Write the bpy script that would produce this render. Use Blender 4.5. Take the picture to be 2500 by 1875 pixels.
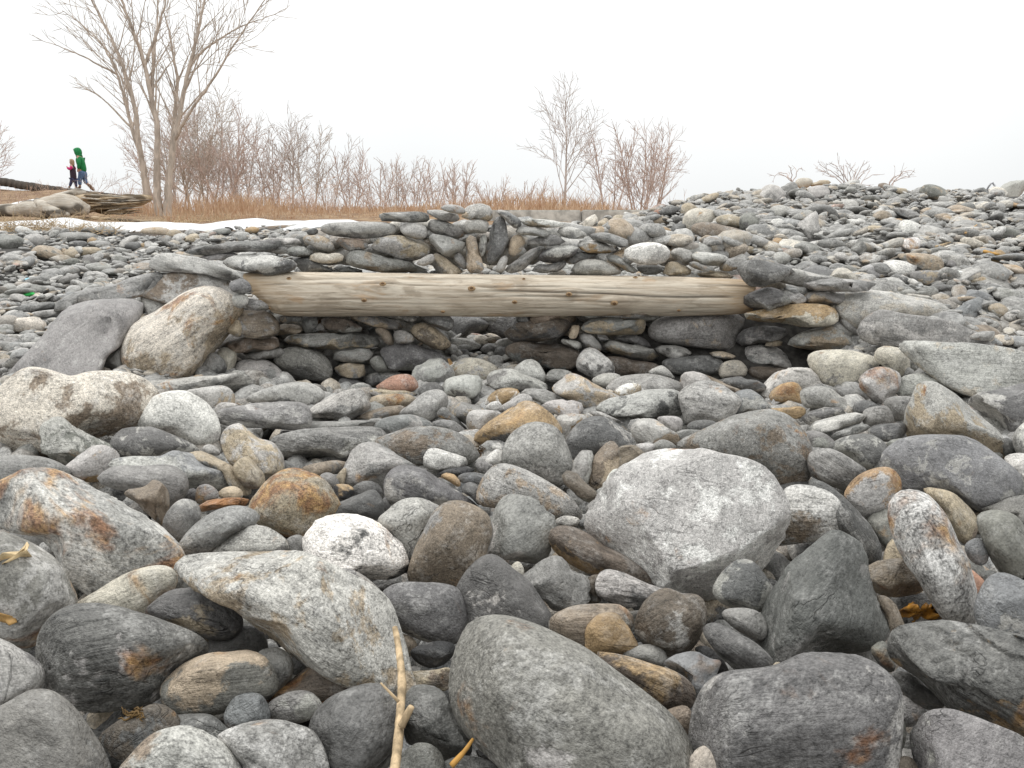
import bpy, bmesh, math, random
import numpy as np
from mathutils import Vector, Matrix, Quaternion

random.seed(7)
RNG = np.random.default_rng(11)
R = math.radians
scene = bpy.context.scene
for o in list(bpy.data.objects):
    bpy.data.objects.remove(o)
COL = scene.collection

# ------------------------------------------------------------------ camera
CAMZ, PITCH, FPX = 0.62, R(8.0), 1888.0          # metres, radians, focal length in photo pixels
cam_data = bpy.data.cameras.new("camera")
cam_data.sensor_width = 36.0
cam_data.lens = 36.0 * FPX / 2500.0
cam_data.clip_start = 0.02
cam_data.clip_end = 2000
cam = bpy.data.objects.new("camera", cam_data)
COL.objects.link(cam)
cam.location = (0, 0, CAMZ)
cam.rotation_euler = (R(90) - PITCH, 0, 0)
scene.camera = cam

# ------------------------------------------------------------------ sky, sun, exposure
SUN_EL, SUN_AZ = R(62), R(-50)
world = bpy.data.worlds.new("World")
scene.world = world
world.use_nodes = True
wn, wl = world.node_tree.nodes, world.node_tree.links
wn.clear()
w_out = wn.new("ShaderNodeOutputWorld")
w_bg = wn.new("ShaderNodeBackground")
w_sky = wn.new("ShaderNodeTexSky")
w_sky.sky_type = 'NISHITA'
w_sky.sun_disc = False
w_sky.sun_elevation = SUN_EL
w_sky.sun_rotation = SUN_AZ
w_sky.dust_density = 4.0
w_hsv = wn.new("ShaderNodeHueSaturation")
w_hsv.inputs['Saturation'].default_value = 0.12
wl.new(w_sky.outputs[0], w_hsv.inputs['Color'])
w_tc = wn.new("ShaderNodeTexCoord")
w_no = wn.new("ShaderNodeTexNoise")
w_no.inputs['Scale'].default_value = 1.3
w_no.inputs['Detail'].default_value = 3
wl.new(w_tc.outputs['Generated'], w_no.inputs['Vector'])
w_cr = wn.new("ShaderNodeValToRGB")                # the cloud deck: even white-grey with faint variation
w_cr.color_ramp.elements[0].position = 0.3
w_cr.color_ramp.elements[0].color = (6.55, 6.75, 6.8, 1)
w_cr.color_ramp.elements[1].position = 0.7
w_cr.color_ramp.elements[1].color = (7.9, 8.0, 8.0, 1)
wl.new(w_no.outputs[0], w_cr.inputs[0])
w_sp = wn.new("ShaderNodeSeparateXYZ")             # an overcast deck is brighter overhead than at the horizon
wl.new(w_tc.outputs['Generated'], w_sp.inputs[0])
w_z = wn.new("ShaderNodeMapRange")
w_z.inputs[1].default_value, w_z.inputs[2].default_value = 0.0, 1.0
w_z.inputs[3].default_value, w_z.inputs[4].default_value = 0.96, 1.95
wl.new(w_sp.outputs[2], w_z.inputs[0])
w_vm = wn.new("ShaderNodeVectorMath")
w_vm.operation = 'SCALE'
wl.new(w_cr.outputs[0], w_vm.inputs[0])
wl.new(w_z.outputs[0], w_vm.inputs[3])
w_mx = wn.new("ShaderNodeMix")
w_mx.data_type = 'RGBA'
w_mx.inputs[0].default_value = 0.88
wl.new(w_hsv.outputs[0], w_mx.inputs[6])
wl.new(w_vm.outputs[0], w_mx.inputs[7])
wl.new(w_mx.outputs[2], w_bg.inputs['Color'])
w_bg.inputs['Strength'].default_value = 0.10
wl.new(w_bg.outputs[0], w_out.inputs[0])

sun_data = bpy.data.lights.new("sun", 'SUN')
sun_data.energy = 1.2
sun_data.angle = R(35)
sun_data.color = (1.0, 0.97, 0.93)
sun = bpy.data.objects.new("sun", sun_data)
COL.objects.link(sun)
sun.rotation_euler = (R(90) - SUN_EL, 0, -SUN_AZ + R(0))
_sd = Vector((math.sin(SUN_AZ) * math.cos(SUN_EL), math.cos(SUN_AZ) * math.cos(SUN_EL), math.sin(SUN_EL)))
sun.rotation_euler = _sd.to_track_quat('Z', 'Y').to_euler()

vs = scene.view_settings
vs.view_transform = 'Standard'
vs.look = 'None'
vs.exposure = 0.34
vs.gamma = 1.0
vs.use_curve_mapping = False
scene.render.engine = 'CYCLES'
scene.cycles.max_bounces = 4
scene.cycles.diffuse_bounces = 3
scene.cycles.glossy_bounces = 2

# ------------------------------------------------------------------ helpers
CAM = np.array([0.0, 0.0, CAMZ])
FW = np.array([0.0, math.cos(PITCH), -math.sin(PITCH)])
UP = np.array([0.0, math.sin(PITCH), math.cos(PITCH)])
RX = np.array([1.0, 0.0, 0.0])

def ray(px, py):                                   # direction whose component along the view axis is 1
    return FW + RX * ((px - 1250.0) / FPX) + UP * ((937.5 - py) / FPX)

def at(px, py, y):                                 # the point of a sight line at ground distance y
    d = ray(px, py)
    return CAM + d * (y / d[1])

def project(p):
    q = np.asarray(p) - CAM
    dep = q @ FW
    return 1250 + FPX * (q @ RX) / dep, 937.5 - FPX * (q @ UP) / dep, dep

def sstep(a, b, x):
    t = np.clip((np.asarray(x, dtype=float) - a) / (b - a), 0, 1)
    return t * t * (3 - 2 * t)

PY_L = [-5, .5, 2, 3.0, 3.6, 4.5, 6, 8, 9.5, 11, 13, 16, 20, 24, 30, 60, 400]
PZ_L = [-.25, -.02, .05, .10, .17, .36, .63, .94, 1.11, 1.28, 1.50, 1.84, 2.2, 2.55, 2.9, 3.6, 8]
PY_C = [-5, .5, 2, 3.0, 3.8, 4.3, 5, 6, 8, 10, 12, 16, 20, 24, 30, 60, 400]
PZ_C = [-.25, -.02, .05, .09, .13, .24, .45, .68, .98, 1.2, 1.42, 1.88, 2.2, 2.5, 2.9, 3.6, 8]
PY_R = [-5, .5, 2, 2.8, 3.3, 3.7, 4.1, 5, 7, 9, 9.8, 11, 14, 20, 30, 60, 400]
PZ_R = [-.25, -.02, .05, .09, .13, .20, .60, .82, 1.2, 1.56, 1.64, 1.6, 1.5, 1.7, 2.3, 3.2, 8]
PZ_R2 = [-.25, -.02, .05, .11, .24, .40, .56, .82] + PZ_R[8:]

def hz(x, y):                                      # height of the ground
    x = np.asarray(x, dtype=float); y = np.asarray(y, dtype=float)
    a = 4 * x / np.maximum(y, 1.0)
    wl_ = 1 - sstep(-1.3, -0.65, a)
    wr_ = sstep(0.15, 1.2, a)
    far_r = sstep(1.5, 2.2, a)
    zr = np.interp(y, PY_R, PZ_R) * (1 - far_r) + np.interp(y, PY_R, PZ_R2) * far_r
    z = np.interp(y, PY_C, PZ_C) * (1 - wl_ - wr_) + np.interp(y, PY_L, PZ_L) * wl_ + zr * wr_
    z = z + 1.1 * sstep(22, 33, y) * sstep(0.43, 0.56, -x / np.maximum(y, 1.0)) * (1 - 0.75 * sstep(45, 90, y))
    z = z + 0.03 * np.sin(1.9 * x + 0.7 * y) * sstep(4, 7, y) + 0.02 * np.sin(4.1 * x - 2.3 * y + 1) * sstep(4.5, 7, y)
    return z

def ground_hit(px, py, ymin=0.55, lift=0.0):
    d = ray(px, py)
    ys = np.concatenate([np.arange(ymin, 5, 0.01), np.arange(5, 14, 0.03), np.arange(14, 60, 0.2)])
    t = ys / d[1]
    zz = CAM[2] + d[2] * t
    hh = hz(d[0] * t, ys) + lift
    below = np.nonzero(zz <= hh)[0]
    i = below[0] if len(below) else len(ys) - 1
    return float(t[i]), float(ys[i])

def setp(o, label=None, cat=None, group=None, kind=None):
    if label: o["label"] = label
    if cat: o["category"] = cat
    if group: o["group"] = group
    if kind: o["kind"] = kind
    return o

def link(name, me, mat=None, parent=None, loc=None):
    o = bpy.data.objects.new(name, me)
    COL.objects.link(o)
    if mat is not None and me is not None:
        me.materials.append(mat)
    if parent is not None: o.parent = parent
    if loc is not None: o.location = loc
    return o

def np_mesh(name, V, T, smooth=True, quads=False):
    me = bpy.data.meshes.new(name)
    V = np.ascontiguousarray(V, dtype=np.float32); T = np.ascontiguousarray(T, dtype=np.int32)
    n, k = T.shape
    me.vertices.add(len(V)); me.loops.add(n * k); me.polygons.add(n)
    me.vertices.foreach_set("co", V.ravel())
    me.loops.foreach_set("vertex_index", T.ravel())
    me.polygons.foreach_set("loop_start", np.arange(0, n * k, k, dtype=np.int32))
    me.polygons.foreach_set("use_smooth", np.full(n, smooth, dtype=bool))
    me.update(calc_edges=True)
    me.validate()
    return me

def add_attr(me, name, typ, arr):
    a = me.attributes.new(name, typ, 'POINT')
    a.data.foreach_set("color" if typ == 'FLOAT_COLOR' else ("vector" if typ == 'FLOAT_VECTOR' else "value"),
                       np.ascontiguousarray(arr, dtype=np.float32).ravel())

def ico(sub):
    bm = bmesh.new()
    bmesh.ops.create_icosphere(bm, subdivisions=sub, radius=1.0)
    V = np.array([v.co[:] for v in bm.verts]); F = np.array([[v.index for v in f.verts] for f in bm.faces])
    bm.free()
    return V, F
ICO = {s: ico(s) for s in (1, 2, 3, 4, 5)}

def wavefield(seed, nwaves=7, f0=1.5, f1=4.5):     # a smooth random field on points, about -1..1
    r = np.random.default_rng(seed)
    K = r.normal(size=(nwaves, 3)); K /= np.linalg.norm(K, axis=1)[:, None]
    fr = r.uniform(f0, f1, nwaves); ph = r.uniform(0, 6.28, nwaves); am = 1 / fr ** 0.7; am /= am.sum()
    return lambda P: (np.sin(P @ (K * fr[:, None]).T + ph) * am).sum(axis=1) * 1.6

# ------------------------------------------------------------------ materials
def new_mat(name):
    m = bpy.data.materials.new(name)
    m.use_nodes = True
    nt = m.node_tree
    return m, nt.nodes, nt.links, nt.nodes["Principled BSDF"]

class NB:                                          # terse node building
    def __init__(s, n, l): s.n, s.l = n, l
    def put(s, node, idx, v):
        if isinstance(v, bpy.types.NodeSocket): s.l.new(v, node.inputs[idx])
        elif v is not None: node.inputs[idx].default_value = v
    def math(s, op, a, b=None, c=None, clamp=False):
        x = s.n.new("ShaderNodeMath"); x.operation = op; x.use_clamp = clamp
        s.put(x, 0, a); s.put(x, 1, b); s.put(x, 2, c)
        return x.outputs[0]
    def mix(s, f, a, b, blend='MIX'):
        x = s.n.new("ShaderNodeMix"); x.data_type = 'RGBA'; x.blend_type = blend
        s.put(x, 0, f); s.put(x, 6, a); s.put(x, 7, b)
        return x.outputs[2]
    def noise(s, vec, scale, detail=4, rough=0.55, dist=0.0):
        x = s.n.new("ShaderNodeTexNoise")
        s.put(x, 'Vector', vec); x.inputs['Scale'].default_value = scale; x.inputs['Detail'].default_value = detail
        x.inputs['Roughness'].default_value = rough; x.inputs['Distortion'].default_value = dist
        return x.outputs[0]
    def vmul(s, v, k):
        x = s.n.new("ShaderNodeVectorMath"); x.operation = 'MULTIPLY'; s.put(x, 0, v); x.inputs[1].default_value = k
        return x.outputs[0]
    def vadd(s, v, k):
        x = s.n.new("ShaderNodeVectorMath"); x.operation = 'ADD'; s.put(x, 0, v); s.put(x, 1, k)
        return x.outputs[0]
    def attr(s, name):
        x = s.n.new("ShaderNodeAttribute"); x.attribute_name = name
        return x
    def smooth(s, v, lo, hi):
        x = s.n.new("ShaderNodeMapRange"); x.interpolation_type = 'SMOOTHSTEP'
        s.put(x, 0, v); s.put(x, 1, lo); s.put(x, 2, hi)
        return x.outputs[0]
    def grey(s, v):
        x = s.n.new("ShaderNodeCombineColor"); s.put(x, 0, v); s.put(x, 1, v); s.put(x, 2, v)
        return x.outputs[0]
    def bump(s, h, strength, dist):
        x = s.n.new("ShaderNodeBump"); x.inputs['Strength'].default_value = strength; x.inputs['Distance'].default_value = dist
        s.put(x, 'Height', h)
        return x.outputs[0]

def make_rock():
    m, n, l, bsdf = new_mat("beach stone")
    B = NB(n, l)
    co = B.attr("rock_co").outputs['Vector']
    tone = B.attr("tone").outputs['Color']; tone_b = B.attr("tone_b").outputs['Color']
    tr = B.attr("traits")
    sep = n.new("ShaderNodeSeparateColor"); l.new(tr.outputs['Color'], sep.inputs[0])
    patch, band, rust, speck = sep.outputs[0], sep.outputs[1], sep.outputs[2], tr.outputs['Alpha']
    geo = n.new("ShaderNodeNewGeometry")
    sx = n.new("ShaderNodeSeparateXYZ"); l.new(geo.outputs['Normal'], sx.inputs[0])
    # dry salt-pale or lichened areas with ragged edges; drizzle keeps upper faces clear of them
    npat = B.noise(co, 8.5, 6, 0.66, 0.3)
    npat = B.math('MULTIPLY_ADD', sx.outputs[2], -0.07, npat)
    thr = B.math('MULTIPLY_ADD', patch, -0.36, 0.655)
    mask = B.smooth(B.math('SUBTRACT', npat, thr), -0.03, 0.06)
    # foliation
    bco = B.vmul(co, (1.3, 15.0, 11.0))
    nb = B.noise(bco, 2.2, 5, 0.62, 0.35)
    nb2 = B.noise(B.vmul(co, (4.0, 60.0, 40.0)), 3.0, 3, 0.65, 0.2)
    bandv = B.math('MULTIPLY', B.math('SUBTRACT', B.math('MULTIPLY_ADD', nb2, 0.5, B.math('MULTIPLY', nb, 0.75)), 0.625), B.math('MULTIPLY', band, 3.6))
    # general mottling and grain
    mot = B.noise(co, 24.0, 6, 0.70)
    big = B.noise(co, 4.5, 3, 0.6)
    spk = B.noise(co, 260.0, 1, 0.75)
    spk2 = B.noise(co, 95.0, 3, 0.7)
    spv = B.math('MULTIPLY', B.math('SUBTRACT', B.math('MULTIPLY_ADD', spk2, 0.6, B.math('MULTIPLY', spk, 0.6)), 0.6), B.math('MULTIPLY', speck, 3.6))
    val = B.math('ADD', B.math('MULTIPLY_ADD', B.math('SUBTRACT', mot, 0.5), 1.35, 1.0), B.math('MULTIPLY', B.math('SUBTRACT', big, 0.5), 0.7))
    val = B.math('ADD', val, B.math('ADD', bandv, spv))
    val = B.math('MAXIMUM', val, 0.22)
    fray = B.smooth(B.math('ADD', spk2, B.math('MULTIPLY', mask, 0.55)), 0.62, 0.78)
    c = B.mix(B.math('MULTIPLY', mask, B.math('MULTIPLY_ADD', fray, 0.7, 0.3)), tone, tone_b)
    # powdery dry bloom in the grain
    dust = B.smooth(B.math('ADD', B.noise(B.vadd(co, (9.0, 2.0, 5.0)), 15.0, 6, 0.72, 0.2), B.math('MULTIPLY', B.math('SUBTRACT', spk2, 0.5), 0.25)), 0.50, 0.66)
    c = B.mix(B.math('MULTIPLY', dust, B.math('MULTIPLY_ADD', speck, 0.35, 0.10)), c, (0.46, 0.45, 0.43, 1))
    # edges rubbed pale
    edge = B.smooth(B.math('ADD', geo.outputs['Pointiness'], B.math('MULTIPLY', B.math('SUBTRACT', mot, 0.5), 0.10)), 0.525, 0.60)
    c = B.mix(B.math('MULTIPLY', edge, 0.45), c, (0.50, 0.49, 0.465, 1))
    # rust and ochre stains
    nr = B.noise(B.vadd(co, (3.1, 7.7, 1.9)), 7.0, 5, 0.64, 0.5)
    rthr = B.math('MULTIPLY_ADD', rust, -0.34, 0.72)
    rmask = B.math('MULTIPLY', B.smooth(B.math('SUBTRACT', nr, rthr), -0.03, 0.09), 0.8)
    rcol = B.mix(B.smooth(mot, 0.4, 0.62), (0.24, 0.10, 0.035, 1), (0.40, 0.23, 0.08, 1))
    c = B.mix(rmask, c, rcol)
    c = B.mix(1.0, c, B.grey(val), 'MULTIPLY')
    # pits and hairline cracks along the foliation
    pit = B.smooth(B.noise(B.vmul(co, (1.0, 2.4, 2.0)), 42.0, 3, 0.5, 0.6), 0.27, 0.35)
    ln = B.noise(B.vmul(co, (1.0, 3.4, 2.6)), 3.2, 4, 0.55, 0.5)
    ck = B.smooth(B.math('ABSOLUTE', B.math('SUBTRACT', ln, 0.5)), 0.0, 0.007)
    ckm = B.math('MAXIMUM', ck, B.smooth(big, 0.40, 0.50))
    dark = B.math('MULTIPLY', B.math('MULTIPLY_ADD', pit, 0.45, 0.55), B.math('MULTIPLY_ADD', ckm, 0.28, 0.72))
    c = B.mix(1.0, c, B.grey(dark), 'MULTIPLY')
    l.new(c, bsdf.inputs['Base Color'])
    rg = B.math('ADD', B.math('MULTIPLY_ADD', mask, 0.25, 0.56), B.math('MULTIPLY', B.math('SUBTRACT', mot, 0.5), 0.5), None, True)
    l.new(rg, bsdf.inputs['Roughness'])
    bsdf.inputs['Specular IOR Level'].default_value = 0.35
    h = B.math('ADD', B.math('MULTIPLY', mot, 1.5), B.math('ADD', B.math('MULTIPLY', B.math('MULTIPLY', nb2, band), 1.0), B.math('MULTIPLY', spk2, 0.55)))
    h = B.math('ADD', h, B.math('MULTIPLY_ADD', mask, 0.22, B.math('MULTIPLY', ckm, 0.4)))
    l.new(B.bump(h, 0.85, 0.0085), bsdf.inputs['Normal'])
    return m
ROCK = make_rock()

def simple(name, col, rough=0.85, scale=8.0, var=0.5, stretch=None, bumpd=0.0, col2=None):
    m, n, l, bsdf = new_mat(name)
    B = NB(n, l)
    tc = n.new("ShaderNodeTexCoord").outputs['Object']
    v = B.vmul(tc, stretch) if stretch else tc
    nz = B.noise(v, scale, 7, 0.6, 0.2)
    k = B.smooth(nz, 0.3, 0.7)
    a = tuple(c * (1 - var) for c in col[:3]) + (1,)
    b = (tuple(min(1, c * (1 + var * 0.6)) for c in col[:3]) + (1,)) if col2 is None else tuple(col2[:3]) + (1,)
    l.new(B.mix(k, a, b), bsdf.inputs['Base Color'])
    bsdf.inputs['Roughness'].default_value = rough
    bsdf.inputs['Specular IOR Level'].default_value = 0.25
    if bumpd:
        l.new(B.bump(nz, 0.8, bumpd), bsdf.inputs['Normal'])
    return m

def make_wood(name, light, mid, dark, ends=None, half=1.2):
    m, n, l, bsdf = new_mat(name)
    B = NB(n, l)
    co = B.attr("wood_co").outputs['Vector']
    g = B.noise(B.vmul(co, (1.2, 26.0, 26.0)), 3.0, 8, 0.65, 0.6)
    g2 = B.noise(B.vmul(co, (3.0, 9.0, 9.0)), 2.0, 6, 0.6, 0.4)
    fine = B.noise(B.vmul(co, (4.0, 130.0, 130.0)), 3.0, 4, 0.7, 0.3)
    c = B.mix(B.smooth(g, 0.36, 0.62), mid + (1,), light + (1,))
    c = B.mix(B.math('MULTIPLY', B.smooth(g2, 0.50, 0.66), 0.75), c, tuple(v * .82 for v in mid) + (1,))
    g3 = B.noise(B.vmul(co, (1.6, 5.0, 5.0)), 3.0, 4, 0.6, 0.3)
    c = B.mix(B.math('MULTIPLY', B.smooth(g3, 0.58, 0.70), 0.5), c, (mid[0] * .95, mid[1] * .72, mid[2] * .5, 1))
    lines = B.smooth(fine, 0.30, 0.42)
    c = B.mix(B.math('MULTIPLY', B.math('SUBTRACT', 1.0, lines), 0.42), c, dark + (1,))
    if ends:
        sp = n.new("ShaderNodeSeparateXYZ"); l.new(co, sp.inputs[0])
        e = B.smooth(B.math('ADD', B.math('ABSOLUTE', sp.outputs[0]), B.math('MULTIPLY', B.math('SUBTRACT', g2, 0.5), 0.35)), half - 0.30, half + 0.06)
        c = B.mix(B.math('MULTIPLY', e, 0.75), c, ends + (1,))
    ck = B.attr("crack").outputs['Fac']
    c = B.mix(B.math('MULTIPLY', ck, 0.85), c, (0.03, 0.022, 0.015, 1))
    l.new(c, bsdf.inputs['Base Color'])
    bsdf.inputs['Roughness'].default_value = 0.8
    bsdf.inputs['Specular IOR Level'].default_value = 0.2
    h = B.math('ADD', g, B.math('MULTIPLY', lines, 0.8))
    l.new(B.bump(h, 0.6, 0.004), bsdf.inputs['Normal'])
    return m

def make_ground():
    m, n, l, bsdf = new_mat("beach ground")
    B = NB(n, l)
    tc = n.new("ShaderNodeTexCoord").outputs['Object']
    sp = n.new("ShaderNodeSeparateXYZ"); l.new(tc, sp.inputs[0])
    vor = n.new("ShaderNodeTexVoronoi"); vor.inputs['Scale'].default_value = 24.0; l.new(tc, vor.inputs['Vector'])
    nz = B.noise(tc, 3.0, 6)
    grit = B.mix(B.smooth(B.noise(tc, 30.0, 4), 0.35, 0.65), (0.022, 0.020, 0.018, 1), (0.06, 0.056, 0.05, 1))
    turf = B.mix(B.smooth(nz, 0.35, 0.65), (0.16, 0.09, 0.045, 1), (0.30, 0.20, 0.11, 1))
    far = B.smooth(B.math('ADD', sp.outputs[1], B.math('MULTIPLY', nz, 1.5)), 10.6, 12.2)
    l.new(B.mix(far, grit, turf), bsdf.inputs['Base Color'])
    bsdf.inputs['Roughness'].default_value = 0.95
    l.new(B.bump(vor.outputs['Distance'], 0.5, 0.01), bsdf.inputs['Normal'])
    return m

# ------------------------------------------------------------------ the ground sheet
def build_ground():
    ys = np.concatenate([np.linspace(-5, 0.4, 12), np.linspace(0.5, 8, 90), np.geomspace(8.15, 400, 110)])
    ss = np.sign(np.linspace(-1, 1, 141)) * np.abs(np.linspace(-1, 1, 141)) ** 1.35
    X = ss[None, :] * (4 + np.abs(ys)[:, None] * 1.3); Y = np.repeat(ys[:, None], len(ss), 1)
    drop = 0.11 * (1 - sstep(3.4, 4.6, Y)) + 0.05 * (1 - sstep(9, 11, Y))
    Z = hz(X, Y) - drop
    V = np.stack([X, Y, Z], -1).reshape(-1, 3)
    nx = len(ss); ny = len(ys)
    i = np.arange(ny - 1)[:, None] * nx + np.arange(nx - 1)[None, :]
    Q = np.stack([i, i + 1, i + nx + 1, i + nx], -1).reshape(-1, 4)
    setp(link("ground", np_mesh("ground", V, Q), make_ground()), kind="structure")
build_ground()

# ------------------------------------------------------------------ traced stones
TONES = {  # albedo of the stone itself
 'bk': (.045, .045, .045), 'dg': (.135, .132, .127), 'mg': (.25, .242, .228), 'lg': (.42, .405, .378), 'wh': (.66, .64, .60),
 'bl': (.215, .218, .218), 'gn': (.20, .197, .175), 'tn': (.40, .33, .24), 'br': (.235, .19, .145), 'db': (.14, .115, .09),
 'oc': (.37, .255, .14), 'ru': (.34, .165, .075), 'rd': (.38, .22, .155), 'cr': (.53, .485, .41)}
WORDS = {'bk': 'black', 'dg': 'dark grey', 'mg': 'mid grey', 'lg': 'pale grey', 'wh': 'whitish', 'bl': 'blue-grey', 'gn': 'greenish grey',
 'tn': 'tan', 'br': 'brown', 'db': 'dark brown', 'oc': 'ochre', 'ru': 'rusty', 'rd': 'reddish', 'cr': 'cream'}
TILE = {'A': 1375, 'B': 875, 'C': 475}
K = 6250.0 / 2074.0

def tile_xy(t, x, y):
    x0 = (int(t[1]) - 1) * 625.0
    y0 = 400.0 if t == 'C4' else TILE[t[0]]
    return x0 + x * K, y0 + y * K

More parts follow.
